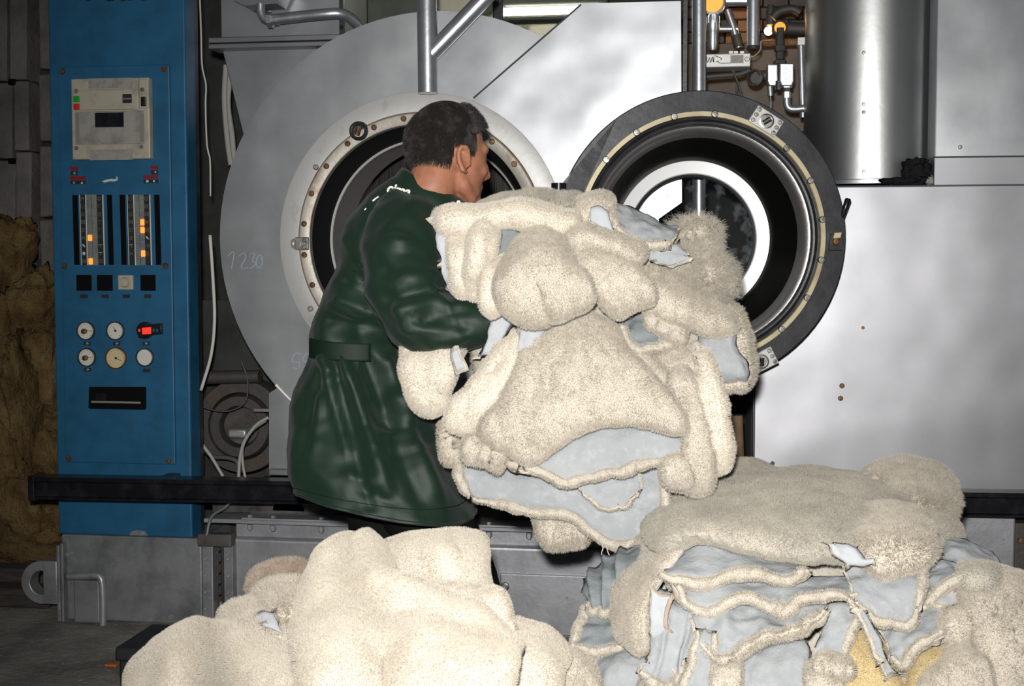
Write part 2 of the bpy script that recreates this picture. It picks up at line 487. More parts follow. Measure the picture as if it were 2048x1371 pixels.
# ------------------------------------------------------------------ the big drum machine
YM = 4.10
mach = thing('drum_dryer', (at(842, 478, YM).x, YM, .0), 'huge grey sheet-metal drum dryer with round port and open porthole door', 'drying machine')
CD = at(868, 476, YM); RD = 448 * mpp(868, 476, YM)
CP = at(842, 478, YM); KP = mpp(842, 478, YM)
AX = (0, 1, 0)
def arc(c, r, a0, a1, n):   # in the x-z plane, degrees, 0 = right, 90 = up
    return [(c.x + r*math.cos(math.radians(a0 + (a1-a0)*i/n)), c.z + r*math.sin(math.radians(a0 + (a1-a0)*i/n))) for i in range(n+1)]
# front disc (with the port cut out) and the shell behind it
b = B()
n = 96
vs, fs = [], []
for i in range(n):
    a = 2*math.pi*i/n
    o_ = (CD.x + RD*math.cos(a), CD.z + RD*math.sin(a)); q = (CP.x + 250*KP*math.cos(a), CP.z + 250*KP*math.sin(a))
    vs += [(o_[0], YM, o_[1]), (q[0], YM, q[1]), (o_[0], YM + .012, o_[1]), (q[0], YM + .012, q[1])]
for i in range(n):
    j = (i+1) % n
    fs += [(4*i, 4*j, 4*j+1, 4*i+1), (4*i+2, 4*i+3, 4*j+3, 4*j+2), (4*i, 4*i+2, 4*j+2, 4*j), (4*i+1, 4*j+1, 4*j+3, 4*i+3)]
b.add(vs, fs)
disc = b.build('front_disc', 'sheet_dull', mach)
b = B(); b.lathe(CP, AX, [(276*KP, .013), (276*KP, .84), (1e-5, .845)], 96)
b.build('drum_housing', 'sheet_dull', mach)
# skirt sheet below the disc with its bright folded lip
b = B(); b.pprism([(538, 786), (538, 950), (1120, 955), (1120, 772), (560, 772)], YM + .02, .012)
b.build('skirt_sheet', 'sheet_dull', mach, smooth=False)
b = B(); b.tube([Vector((x, YM - .004, z)) for x, z in arc(CD, RD - .004, 222, 262, 30)], .006, 8)
b.build('bright_lip', 'white_metal', mach)
b = B(); b.pbox(538, 940, 700, 952, YM - .01, .03); b.build('skirt_foot', 'sheet_bright', mach, smooth=False, bevel=.003)
# cover sheet with the diagonal edge, cut out round the port
poly = [(1230, 500), (1364, 405), (1362, 4), (1162, 9)]
w = [(at(x, y, YM).x, at(x, y, YM).z) for x, y in poly]
w = arc(CP, 291*KP, -3, 69, 24)[::-1] + w
b = B(); b.prism(w, YM - .016, YM - .006); b.build('cover_sheet', 'sheet_steel', mach, smooth=False)
b = B()
b.tube([at(1162, 9, YM - .017), at(947, 196, YM - .017)], .0028, 6); b.build('sheet_seam', 'black_iron', mach)
# port: white ring, bolt ring, screws, seal, lip, mesh neck, drum
b = B(); b.lathe(CP, AX, [(291*KP, -.004), (291*KP, -.010), (289*KP, -.012), (251*KP, -.012), (249*KP, -.008), (249*KP, .002)], 96)
b.build('port_ring', 'white_metal', mach)
b = B(); b.lathe(CP, AX, [(250*KP, -.006), (249.5*KP, -.018), (247*KP, -.021), (229*KP, -.021), (227*KP, -.019), (226*KP, .01)], 96)
br = b.build('bolt_ring', 'bolt_ring_metal', mach)
b = B(); b.lathe(CP, AX, [(251.5*KP, -.0125), (250.6*KP, -.0165), (249.2*KP, -.0165)], 96); b.build('rust_line', 'rust', mach)
sc_mesh = None
def screw(parent, p, r, m='screw_rust', axis=(0, -1, 0)):
    b = B(); b.lathe(p, axis, [(r, 0), (r, r*.35), (r*.8, r*.7), (r*.45, r*.72), (r*.40, r*.35), (1e-5, r*.35)], 14)
    return b.build('screw', m, parent, ang=50)
for k in range(24):
    a = math.radians(7.5 + 15*k)
    screw(br, CP + Vector((240*KP*math.cos(a), -.020, 240*KP*math.sin(a))), 6.0*KP)
for (x, y) in [(632, 334), (621, 617), (606, 454)]:
    if x != 606: screw(disc, at(x, y, YM - .013), 6*KP, 'screw_steel')
# rusty lug at the upper left and the catch bracket at the left
lug = at(718, 262, YM - .02)
b = B(); b.lathe(lug + Vector((0, .012, 0)), (0, -1, 0), [(20*KP, 0), (19*KP, .02), (15*KP, .026), (12.5*KP, .024), (12*KP, .012), (1e-5, .012)], 28)
lo = b.build('lug', 'black_iron', mach)
b = B(); b.tube([lug + Vector((-.004, -.010, -.014)), lug + Vector((.006, -.014, .014))], .0085, 10); b.build('lug_pin', 'screw_rust', lo)
b = B(); b.pbox(590, 474, 616, 500, YM - .03, .012); bb = b.build('catch_bracket', 'screw_steel', mach, bevel=.002)
b = B(); b.lathe(at(592, 487, YM - .024), (0, -1, 0), [(10.5*KP, 0), (10.5*KP, .008), (6*KP, .008), (6*KP, .001), (1e-5, .001)], 20); b.build('catch_eye', ['screw_steel'], bb)
for y in (480, 494): screw(bb, at(609, y, YM - .031), 4.5*KP, 'screw_steel')
# inside
b = B(); b.lathe(CP, AX, [(227*KP, -.005), (224*KP, .03), (214*KP, .06), (206*KP, .10)], 96); b.build('port_seal', 'black_rubber', mach)
b = B(); b.lathe(CP, AX, [(206*KP, .10), (202*KP, .105), (201*KP, .112), (203*KP, .12)], 96); b.build('drum_lip', 'white_metal', mach)
b = B(); b.lathe(CP, AX, [(203*KP, .12), (206*KP, .16), (206*KP, .36)], 96); b.build('perforated_neck', 'drum_mesh', mach)
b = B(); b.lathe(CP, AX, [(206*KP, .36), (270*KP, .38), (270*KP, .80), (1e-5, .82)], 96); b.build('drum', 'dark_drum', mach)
# chalk notes
def chalk(strokes, Y, parent, r=.0011, name='chalk_mark'):
    b = B()
    for s in strokes: b.tube(wpath(s, Y, max(6, 4*len(s))), r, 5)
    return b.build(name, 'chalk', parent)
chalk([[(455, 512), (468, 503), (463, 537)], [(478, 512), (488, 505), (491, 515), (482, 535), (496, 535)], [(500, 508), (510, 506), (505, 520), (511, 528), (501, 537)],
       [(517, 510), (512, 524), (517, 536), (524, 526), (522, 510), (517, 510)]], YM - .001, disc)
chalk([[(603, 708), (590, 706), (584, 723), (598, 724), (596, 737), (586, 734)], [(624, 710), (611, 708), (606, 722), (620, 722), (620, 732), (607, 733)]], YM - .001, disc)

# ---- the open porthole door
CO = at(1402, 475, 3.84); KD = mpp(1402, 475, 3.84)
TD = math.radians(10)
DA = Vector((-math.sin(TD), math.cos(TD), 0)); DT = Vector((math.cos(TD), math.sin(TD), 0)); DZ = Vector((0, 0, 1))
def dp(px, py, off=0.0):
    """point of the door plane seen at (px, py), off towards the viewer"""
    d = ray(px, py); t = (CO - CAM_POS).dot(DA) / d.dot(DA)
    return CAM_POS + d*t - DA*off
door = B()
door.lathe(CO, DA, [(247*KD, .0), (290*KD, .0), (292*KD, .004), (292*KD, .034), (247*KD, .034)], 96, close=True)
# the flange runs out in a straight plate to the hinge
hp = [dp(1232, 240), dp(1128, 362), dp(1122, 420), dp(1122, 560), dp(1232, 715), dp(1165, 560), dp(1152, 475), dp(1165, 390)]
nh = len(hp)
door.add([p for p in hp] + [p + DA*.03 for p in hp], [tuple(range(nh)), tuple(range(2*nh-1, nh-1, -1))] + [(i, (i+1) % nh, (i+1) % nh + nh, i+nh) for i in range(nh)])
door = door.build('door', 'black_iron', mach)
b = B(); b.lathe(CO, DA, [(251*KD, .001), (250*KD, -.006), (241*KD, -.006), (240*KD, .006)], 96); yr = b.build('gasket_ring', 'yellow_gasket', door)
b = B(); b.lathe(CO, DA, [(240*KD, .004), (238*KD, -.002), (235*KD, .0), (233*KD, .008), (230*KD, .002), (226*KD, .004), (224*KD, .012)], 96); b.build('door_seal', 'black_iron', door)
b = B(); b.lathe(CO, DA, [(224*KD, .012), (221*KD, .007), (216*KD, .009), (208*KD, .020), (201*KD, .040)], 96); b.build('pan_rim', 'pan_edge', door)
b = B(); b.lathe(CO, DA, [(201*KD, .040), (190*KD, .075), (180*KD, .10), (170*KD, .125), (163*KD, .142), (161*KD, .150)], 96); b.build('door_pan', 'pan_steel', door)
b = B(); b.lathe(CO, DA, [(161*KD, .150), (158*KD, .151), (136*KD, .156), (134*KD, .160)], 96); b.build('window_ring', 'polished_ring', door)
b = B(); b.lathe(CO, DA, [(134*KD, .160), (131*KD, .154), (128*KD, .156), (127*KD, .166)], 96); b.build('window_gasket', 'black_rubber', door)
b = B(); b.lathe(CO, DA, [(128*KD, .160), (1e-5, .160), (1e-5, .166), (128*KD, .166)], 64); b.build('window_glass', 'door_glass', door)
b = B(); b.lathe(CO, DA, [(216*KD, .010), (214*KD, .02), (208*KD, .055), (192*KD, .094), (172*KD, .130), (164*KD, .170), (130*KD, .172)], 64); b.build('pan_back', 'black_iron', door)
for k in range(19):
    a = math.radians(8.5 + 18.95*k)
    p = CO + (DT*math.cos(a) + DZ*math.sin(a))*245.5*KD - DA*.005
    if min((p - dp(1530, 245)).length, (p - dp(1520, 722)).length) > .05:
        screw(yr, p, 7.2*KD, 'screw_steel', -DA)
def latch(px, py, ang, knobm):
    c = dp(px, py, .002); e1 = DT*math.cos(ang) + DZ*math.sin(ang); e2 = -DT*math.sin(ang) + DZ*math.cos(ang)
    b = B(); w_, h_ = 31*KD, 19*KD
    P = [c + e1*sx*w_ + e2*sy*h_ for sx, sy in ((-1, -1), (1, -1), (1, 1), (-1, 1))]
    b.add(P + [p - DA*.010 for p in P], [(0,3,2,1),(4,5,6,7),(0,1,5,4),(1,2,6,5),(2,3,7,6),(3,0,4,7)])
    o = b.build('latch_plate', 'white_metal', door, bevel=.003)
    cc = c - DA*.010
    b = B(); b.lathe(cc, -DA, [(15*KD, 0), (15*KD, .004), (12*KD, .005), (12*KD, .0012), (1e-5, .0012)], 24); b.build('latch_knob', 'screw_steel', o)
    b = B(); f1 = e1*.45 + e2*.9; f1.normalize()
    b.tube([cc - f1*.012 - DA*.003, cc + f1*.012 - DA*.006], .0075, 10); b.build('latch_bolt', knobm, o)
    for sx in (-1, 1):
        for q in (-1, 0, 1): screw(o, cc + e1*sx*24*KD + e2*q*12*KD, 4.5*KD, 'screw_steel', -DA)
latch(1531, 243, math.radians(-32), 'black_iron'); latch(1521, 722, math.radians(27), 'chrome')
b = B(); c = dp(1669, 483, 0)
for sx, sz, dd in ((15, 17, .016),):
    P = [c + DT*x*KD + DZ*z*KD for x, z in ((-14, -18), (14, -18), (14, 14), (-10, 16))]
    b.add(P + [p - DA*dd for p in P], [(0,3,2,1),(4,5,6,7),(0,1,5,4),(1,2,6,5),(2,3,7,6),(3,0,4,7)])
cb = b.build('catch_block', 'black_iron', door, bevel=.002)
screw(cb, c - DA*.016, 8*KD, 'brass', -DA)
b = B(); P = [c + DT*x*KD + DZ*z*KD - DA*.017 for x, z in ((-6, 6), (8, 8), (10, 18), (-4, 17))]; b.add(P + [p - DA*.004 for p in P], [(0,3,2,1),(4,5,6,7),(0,1,5,4),(1,2,6,5),(2,3,7,6),(3,0,4,7)]); b.build('catch_tab', 'yellow_gasket', cb)
b = B(); b.tube([dp(1684, 440, -.01), dp(1689, 420, .0), dp(1695, 400, .004), dp(1696, 397, .004)], [.0075, .0085, .0095, .007], 12); b.build('door_lever', 'black_gloss', door)
b = B(); h = dp(1117, 420, .01)
b.cyl(Vector((h.x, h.y, at(1117, 366, h.y).z)), Vector((h.x, h.y, at(1117, 640, h.y).z)), 15*KD, n=20)
b.build('hinge_barrel', 'black_gloss', door)
# support pipes in front of the machine
def pipe_thing(name, label, segs, m='galv_pipe', cat='pipe', base=None, n=20):
    t = thing(name, base if base else segs[0][0][-1], label, cat)
    for nm, path, r in segs:
        b = B(); b.tube(path, r, n); b.build(nm, m, t)
    return t
YP = 4.02
k = mpp(855, 90, YP)
pt = thing('braced_post', at(855, 180, YP), 'grey tubular support post with a welded slanting brace above the port', 'pipe frame')
b = B(); b.tube([at(853, -60, YP), at(856, 186, YP)], 20*k, 24); b.build('post', 'galv_pipe', pt)
b = B(); b.tube([at(862, 108, YP), at(985, -20, YP)], 17*k, 24); b.build('brace', 'galv_pipe', pt)
b = B(); b.tube([at(866, 118, YP-.008), at(871, 98, YP-.01), at(884, 84, YP-.008)], .007, 8); b.build('weld_bead', 'galv_pipe', pt)
YQ = 4.22
k = mpp(1398, 90, YQ)
b = B(); b.tube([at(1398, -60, YQ), at(1398, 480, YQ), at(1398, 980, YQ)], 14*k, 24)
tag(b.build('support_post', 'galv_pipe'), 'slim upright grey pipe behind the open porthole door', 'pipe')

# ---- steel casing to the right of the door, step, upper duct, round flue
cs = thing('steel_casing', (at(1700, 900, YM).x, YM, 0), 'wide bright sheet-steel casing to the right of the porthole door', 'casing')
b = B(); x0 = at(1508, 700, YM).x; x1 = at(2200, 700, YM).x
b.box(x0, x1, YM, YM + .7, at(1780, 982, YM).z, at(1780, 370, YM).z); b.build('front_sheet', 'sheet_bright', cs, smooth=False, bevel=.006)
for x, y, r in [(1684, 771, 5), (1681, 796, 5), (1726, 655, 3.2), (1545, 926, 4), (1680, 950, 4)]:
    screw(cs, at(x, y, YM - .0005), r*KP, 'screw_rust')
b = B(); b.tube([at(1507, 372, YM-.001), at(1507, 940, YM-.001)], .003, 6); b.build('edge_strip', 'black_iron', cs)
ud = thing('upper_duct', at(1960, 368, 4.12), 'dull square sheet-metal duct above the steel casing at the right edge', 'duct')
b = B(); b.pbox(1868, 312, 2250, 369.5, 4.105, .15); b.build('duct_collar', 'sheet_bright', ud, smooth=False, bevel=.003)
b = B(); b.pbox(1874, -140, 2250, 312, 4.12, .14); b.build('duct_body', 'sheet_dull', ud, smooth=False, bevel=.003)
screw(ud, at(1920, 294, 4.119), 4*KP, 'screw_steel')
YF = 4.42; cf = at(1741, 200, YF); rf = 130*mpp(1741, 200, YF)
fu = thing('steel_flue', (cf.x, cf.y, at(1741, 366, YF).z), 'shiny round stainless-steel flue standing on the steel casing', 'flue')
zb = at(1741, 366, YF - rf).z
b = B(); b.lathe(Vector((cf.x, cf.y, zb)), (0, 0, 1), [(rf, 0), (rf, 1.6), (rf - .004, 1.6)], 80); b.build('flue_wall', 'stainless', fu)
b = B(); b.lathe(Vector((cf.x, cf.y, zb)), (0, 0, 1), [(rf + .003, 0), (rf + .003, .012), (rf, .014)], 80); b.build('flue_foot', 'sheet_dull', fu)
for y in (105, 208, 224, 343):
    th = math.atan2(at(1712, y, YF).x - cf.x, rf)
    p = Vector((cf.x + math.sin(th)*rf, cf.y - math.cos(th)*rf, at(1712, y, YF - rf).z))
    screw(fu, p, 3.6*KP, 'screw_steel', (math.sin(th), -math.cos(th), 0))
b = lump(1832, 345, 26, 26, 4.16, 21, 0, .04); o = b.build('lint_clump', 'lint'); tag(o, 'black clump of greasy lint on the casing beside the flue', 'lint')
b = lump(1805, 362, 40, 8, 4.15, 22, 0, .03); o = b.build('lint_clump', 'lint'); tag(o, 'flat dusty lint heap below the black lint clump', 'lint')
b = lump(1860, 360, 9, 9, 4.14, 23, 0, .02); o = b.build('paper_scrap', 'grey_plastic'); tag(o, 'crumpled grey scrap wedged beside the duct collar', 'scrap')

# ---- duct, flange and funnel at the upper left
du = thing('feed_duct', at(560, 90, 4.36), 'sheet-metal feed duct with bolted flange and tapering hopper, upper left', 'duct')
b = B(); b.pbox(441, -80, 681, 74, 4.36, .35); b.build('duct_body', 'sheet_dull', du, smooth=False, bevel=.003)
b = B(); b.pbox(678, -80, 686, 74, 4.33, .02); b.build('duct_corner', 'chrome', du, smooth=False)
b = B(); b.pbox(416, 71, 702, 82, 4.30, .10); b.build('flange_bar', 'sheet_bright', du, smooth=False, bevel=.003)
b = B(); b.pbox(416, 84, 702, 94, 4.30, .10); b.build('flange_bar', 'sheet_bright', du, smooth=False, bevel=.003)
b = B(); b.pprism([(443, 94), (720, 90), (720, 150), (640, 210), (585, 270), (530, 330), (498, 318)], 4.36, .3); b.build('hopper', 'sheet_dull', du, smooth=False, bevel=.003)
b = B(); b.pprism([(455, -20), (470, 2), (488, 11), (553, 7), (566, -20)], 4.24, .1); b.build('hopper_outlet', 'sheet_bright', du, smooth=False)
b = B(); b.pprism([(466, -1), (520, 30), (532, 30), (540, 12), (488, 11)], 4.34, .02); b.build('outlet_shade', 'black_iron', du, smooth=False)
pp = thing('drain_pipe', at(530, 40, 4.24), 'curved steel drain pipe with elbow and hexagonal nut below the duct', 'pipe')
k = mpp(560, 35, 4.24)
b = B(); b.tube(wpath([(521, 8), (522, 24), (529, 37), (541, 41)], 4.24, 14), 9*k, 16); b.build('elbow', 'galv_pipe', pp)
b = B(); b.lathe(at(536, 40.5, 4.24), (1, 0, .02), [(1e-5, 0), (16*k, 0), (16*k, .017), (1e-5, .017)], 6); b.build('hex_nut', 'galv_pipe', pp, ang=20)
b = B(); b.lathe(at(546, 39.5, 4.24), (1, 0, .02), [(1e-5, 0), (12*k, 0), (12*k, .02), (1e-5, .02)], 6); b.build('hex_nut', 'galv_pipe', pp, ang=20)
b = B(); b.tube(wpath([(548, 39), (600, 33), (650, 28), (678, 27, 4.25), (700, 36, 4.28), (722, 58, 4.32), (735, 80, 4.36)], 4.24, 40), 11*k, 18); b.build('pipe_run', 'galv_pipe', pp)
b = B()
cbt = thing('hose_bundle', at(462, 320, 4.5), 'pair of grey hoses hanging behind the dull hopper', 'hose')
for i, pts in enumerate([[(452, 130), (449, 200), (455, 280), (462, 330)], [(460, 150), (456, 210), (464, 270), (468, 320)]]):
    b = B(); b.tube(wpath(pts, 4.48 + .02*i, 20), .010, 10); b.build('hose', 'cable_grey', cbt)

# ---- fluorescent lamp at the top
fx = thing('fluorescent_lamp', at(1085, 25, 5.1), 'glowing white fluorescent tube on a dim fitting at the top', 'lamp')
b = B(); b.tube([at(1008, 24, 5.1), at(1200, 18, 5.1)], .016, 14); b.build('tube', 'tube_glow', fx)
b = B(); b.pbox(1000, -12, 1215, 8, 5.08, .1); b.build('fitting', 'green_wall', fx, bevel=.01)
b = B(); b.pbox(1000, 32, 1215, 38, 5.06, .1); b.build('reflector_lip', 'green_wall', fx, bevel=.004)
b = B(); b.pbox(985, -10, 1006, 46, 5.05, .12); b.build('end_cap', 'black_iron', fx, bevel=.005)
# ------------------------------------------------------------------ machine bases, rail, pulley, cables
bs = thing('cabinet_plinth', (at(260, 1240, 4.1).x, 4.1, 0), 'scuffed grey metal plinth under the blue cabinet', 'plinth')
YB = 4.10
xa, xb = at(124, 1160, YB).x, at(404, 1160, YB).x; zt = at(260, 1072, YB).z
b = B(); b.box(xa, xb, YB, YB + .5, 0, zt); b.build('plinth_body', 'base_grey', bs, smooth=False, bevel=.006)
b = B(); b.pbox(113, 1090, 120, 1243, YB - .02, .3); b.build('side_flange', 'base_grey', bs, smooth=False, bevel=.003)
b = B(); b.pbox(121, 1086, 127, 1244, YB - .03, .3); b.build('side_flange', 'base_grey', bs, smooth=False, bevel=.003)
b = B(); b.pbox(146, 1160, 200, 1246, YB - .05, .06); b.build('pad', 'base_grey', bs, smooth=False, bevel=.008)
b = B(); b.tube(wpath([(136, 1152), (190, 1150), (200, 1153), (204, 1165), (206, 1200), (206, 1252)], YB - .045, 24), .012, 12); b.build('bent_tube', 'base_light', bs)
b = B(); c = at(139, 1107, YB); b.lathe(c, (0, -1, 0), [(1e-5, .012), (.009, .012), (.009, 0)], 6); b.build('bolt', 'base_light', bs, ang=20)
le = at(82, 1165, YB + .02); k = mpp(82, 1165, YB)
b = B(); b.lathe(le, AX, [(24*k, 0), (24*k, .06), (43*k, .06), (44*k, .055), (44*k, .005), (43*k, 0)], 48, close=True)
b.pbox(86, 1122, 114, 1208, YB + .005, .05)
ey = b.build('lifting_eye', 'base_light', bs, bevel=.003)
# guide channel with rivets and rungs
ch = thing('guide_channel', (at(435, 1240, 4.08).x, 4.08, 0), 'riveted upright steel guide channel between plinth and base beam', 'channel')
YC = 4.085
zf = 0.0
def col(name, x0, x1, Y, d, m, y0=1080):
    b = B(); b.box(at(x0, 1160, Y).x, at(x1, 1160, Y).x, Y, Y + d, 0, at((x0+x1)/2, y0, Y).z); return b.build(name, m, ch, smooth=False, bevel=.002)
fl1 = col('rail_strip', 405, 421, YC, .10, 'base_grey'); fl2 = col('rail_strip', 447, 466, YC, .10, 'base_grey')
col('inner_strip', 421, 426, YC - .012, .12, 'base_light'); col('inner_strip', 442, 446, YC - .012, .12, 'black_iron')
col('channel_back', 405, 466, YC + .08, .02, 'black_void')
for i in range(6):
    screw(fl1, at(411, 1116 + i*33.5, YC - .001), 4*k, 'base_light'); screw(fl2, at(456.5, 1117 + i*33.5, YC - .001), 4*k, 'base_light')
    b = B(); b.pbox(426, 1102 + i*22, 437, 1106 + i*22, YC + .03, .03); b.build('rung', 'brass', ch, smooth=False)
b = B(); b.pbox(394, 1068, 462, 1093, YC - .03, .042); b.build('cap_block', 'dirty_metal', ch, smooth=False, bevel=.004)
b = B(); cpt = at(441, 1222, YC + .0); b.lathe(Vector((cpt.x, cpt.y + .03, cpt.z - .03)), (0, 0, 1), [(1e-5, 0), (.010, 0), (.0135, .055), (.012, .055), (.0095, .004)], 20)
tag(b.build('paper_cup', 'cup_paper'), 'small white paper cup tucked in the guide channel', 'cup')

# long base beam running to the right
bm_ = thing('base_beam', (at(1000, 1240, 4.12).x, 4.12, 0), 'long grey welded base beam beneath the drum machine', 'beam')
YBB = 4.12
x0, x1 = at(466, 1150, YBB).x, at(1700, 1150, YBB).x
z_top = at(700, 1082, YBB).z
b = B(); b.box(x0, x1, YBB, YBB + .6, 0, z_top); b.build('front_plate', 'base_light', bm_, smooth=False, bevel=.012, seg=3)
b = B(); b.box(x0, x1, YBB + .03, YBB + .6, z_top - .02, at(700, 1050, YBB).z); b.build('upper_web', 'base_light', bm_, smooth=False, bevel=.004)
zl = at(700, 1046, YBB).z
b = B(); b.box(at(412, 1046, YBB).x, x1, YBB - .02, YBB + .5, zl - .008, zl + .006); b.build('ledge', 'base_light', bm_, smooth=False, bevel=.002)
b = B(); b.box(at(490, 1046, YBB).x, x1, YBB - .035, YBB + .4, zl + .007, zl + .015); b.build('ledge_strip', 'base_light', bm_, smooth=False, bevel=.002)
b = B(); b.box(at(412, 1046, YBB).x, x1, YBB + .06, YBB + .6, zl + .014, zl + .05); b.build('dirt_shelf', 'dirty_metal', bm_, smooth=False)
for x in (504, 550, 646, 980, 1060, 1150):
    p = at(x, 1042, YBB); p.y = YBB - .018
    b = B(); b.lathe(Vector((p.x, p.y, zl - .030)), (0, 0, 1), [(1e-5, 0), (.006, 0), (.006, .006), (.010, .006), (.010, .020), (1e-5, .020)], 6); b.build('hex_bolt', 'base_light', bm_, ang=20)
    b = B(); b.lathe(Vector((p.x, p.y, zl + .015)), (0, 0, 1), [(.008, 0), (.008, .008), (1e-5, .008)], 6); b.build('hex_bolt', 'base_light', bm_, ang=20)
for cx, sgn in ((527, 1), (577, 1)):
    c = at(cx, 1021, YBB + .06); b = B(); pts = [(c.x + .055*math.cos(math.pi*i/16), c.z + .048*math.sin(math.pi*i/16)) for i in range(17)]
    b.prism(pts, c.y, c.y + .02); b.build('foot_plate', 'sheet_bright' if cx == 527 else 'dirty_metal', bm_)
b = B(); b.pbox(580, 1001, 700, 1023, YBB + .075, .02); b.build('foot_plate', 'sheet_bright', bm_, smooth=False)
# inset covers
for (xx0, yy0, xx1, yy1) in [(502, 1132, 760, 1250), (1000, 1150, 1215, 1270)]:
    b = B(); b.pbox(xx0, yy0, xx1, yy1, YBB - .012, .02); cv = b.build('access_cover', 'base_light', bm_, smooth=False, bevel=.004)
    b = B(); p = at(xx0 + 10, yy0 + 22, YBB - .012); b.lathe(p, (0, -1, 0), [(.015, 0), (.013, .006), (.009, .008), (.009, .014), (1e-5, .014)], 18); b.build('cover_bolt', 'screw_steel', cv)
# grey end frame at the far right
ef = thing('end_frame', (at(1960, 1100, 4.1).x, 4.1, 0), 'grey framed metal base panel under the right casing', 'frame')
YE = 4.06
b = B(); b.box(at(1640, 1100, YE).x, at(2030, 1100, YE).x, YE, YE + .4, 0, at(1960, 1032, YE).z); b.build('frame_panel', 'base_light', ef, smooth=False, bevel=.006)
b = B(); b.box(at(2032, 1100, YE).x, at(2250, 1100, YE).x, YE + .02, YE + .4, 0, at(2040, 1048, YE).z); b.build('side_panel', 'cast_iron', ef, smooth=False, bevel=.006)
for y in (1080, 1145): screw(ef, at(2041, y, YE + .019), 6*KP, 'screw_rust')

# black rail across the front
p0, p1 = at(72, 972, 3.90), at(2260, 1010, 3.98)
d = (p1 - p0).normalized(); up = Vector((0, 0, 1)); nn = d.cross(up).normalized(); hh, ww = .036, .036
b = B()
def beam(b, p0, p1, prof):
    k = len(prof); vs = [p0 + nn*x + up*z for x, z in prof] + [p1 + nn*x + up*z for x, z in prof]
    b.add(vs, [tuple(range(k)), tuple(range(2*k-1, k-1, -1))] + [(i, i+k, (i+1) % k + k, (i+1) % k) for i in range(k)])
    return b
# open channel section: face recessed between two lips
rail = thing('black_rail', p0 - up*.036, 'long black painted steel rail running waist-low across the machine fronts', 'rail')
beam(b, p0, p1, [(.036, .036), (.036, .022), (.024, .018), (.024, -.026), (.036, -.030), (.036, -.036), (-.036, -.036), (-.036, .036)]).build('rail_bar', 'black_gloss', rail, smooth=False, bevel=.002)
b = B(); beam(b, p0 - d*.008, p0 + d*.014, [(.040, .040), (.040, -.040), (-.040, -.040), (-.040, .040)]).build('end_cap', 'black_gloss', rail, smooth=False, bevel=.003)
for x in (300, 1400, 2200):
    q = p0 + d*((at(x, 975, 3.9) - p0).dot(d))
    b = B(); b.box(q.x - .02, q.x + .02, q.y + .03, 4.097, q.z - .02, q.z + .02); b.build('rail_bracket', 'black_iron', rail, smooth=False)

# pulley behind, left of the skirt
pu = thing('belt_pulley', at(485, 940, 4.5), 'rusty cast-iron belt pulley between cabinet and drum skirt', 'pulley')
c = at(487, 850, 4.5); k = mpp(487, 850, 4.5)
b = B(); b.lathe(c, AX, [(66*k, 0), (68*k, -.03), (92*k, -.03), (94*k, -.02), (94*k, .06), (66*k, .06)], 56, close=True); b.build('rim', 'cast_iron', pu)
b = B(); b.lathe(c, AX, [(40*k, -.02), (42*k, -.045), (60*k, -.045), (64*k, -.02), (66*k, .03), (40*k, .03)], 56, close=True); b.build('inner_ring', 'cast_iron', pu)
b = B(); b.lathe(c, AX, [(40*k, .0), (36*k, -.02), (1e-5, -.02)], 40); b.build('hub', 'dirty_metal', pu)
b = B(); b.pbox(455, 858, 492, 876, 4.42, .08); b.build('shaft_key', 'base_light', pu, bevel=.008)
b = B(); b.pbox(400, 600, 560, 965, 4.75, .05); tag(b.build('dark_backplate', 'wall_dark', smooth=False), 'dark plate behind the belt pulley', 'plate')
b = B(); b.tube([at(392, 755, 4.42), at(520, 752, 4.42)], .024, 14); tag(b.build('cross_bar', 'cast_iron'), 'grimy horizontal bar just above the belt pulley', 'bar')
b = B(); b.pbox(508, 817, 538, 823, 4.3, .02); tag(b.build('steel_tab', 'sheet_bright', smooth=False), 'small bright steel tab sticking out beside the pulley', 'tab')

# cables
def cable(label, pts, Y, r, m, n=40):
    b = B(); b.tube(wpath(pts, Y, n), r, 8); return tag(b.build('cable', m, ang=180), label, 'cable')
cable('thin pale cable hanging down beside the blue cabinet', [(398, -40), (402, 60), (404, 130), (412, 170), (411, 210), (414, 290), (420, 320), (421, 392)], 4.28, .0032, 'cable_white')
cable('thicker white cable sagging past the disc edge beside the cabinet', [(420, 470), (426, 560), (429, 640), (422, 710), (402, 780)], 4.03, .0055, 'cable_white')
cable('grey cable looping in front of the pulley from the skirt edge', [(537, 834), (512, 850), (490, 880), (480, 915), (477, 960)], 4.2, .006, 'cable_grey')
cable('second grey cable looping in front of the pulley', [(532, 840), (505, 860), (486, 893), (486, 930), (492, 960)], 4.22, .005, 'cable_grey')
cable('dull cable slanting down below the pulley', [(404, 888), (422, 912), (446, 952)], 4.25, .006, 'cable_grey')
cable('dull cable running flat below the pulley hub', [(404, 892), (425, 912), (455, 915), (475, 925), (478, 960)], 4.3, .008, 'cable_dark')
cable('thin dark wire curling across the pulley rim', [(400, 812), (440, 822), (470, 818), (492, 800), (495, 760), (482, 720)], 4.35, .003, 'cable_dark')
cable('bare steel conduit bending down under the black rail', [(462, 1000), (450, 1014), (430, 1026), (420, 1040), (413, 1072)], 4.06, .0055, 'galv_pipe')
# cardboard roll seen in the gap beside the casing
b = B(); b.tube([at(1472, 960, 4.35), at(1470, 830, 4.35)], [.030, .026], 16); tag(b.build('cardboard_roll', 'cardboard'), 'brown cardboard roll standing in the gap beside the steel casing', 'cardboard')
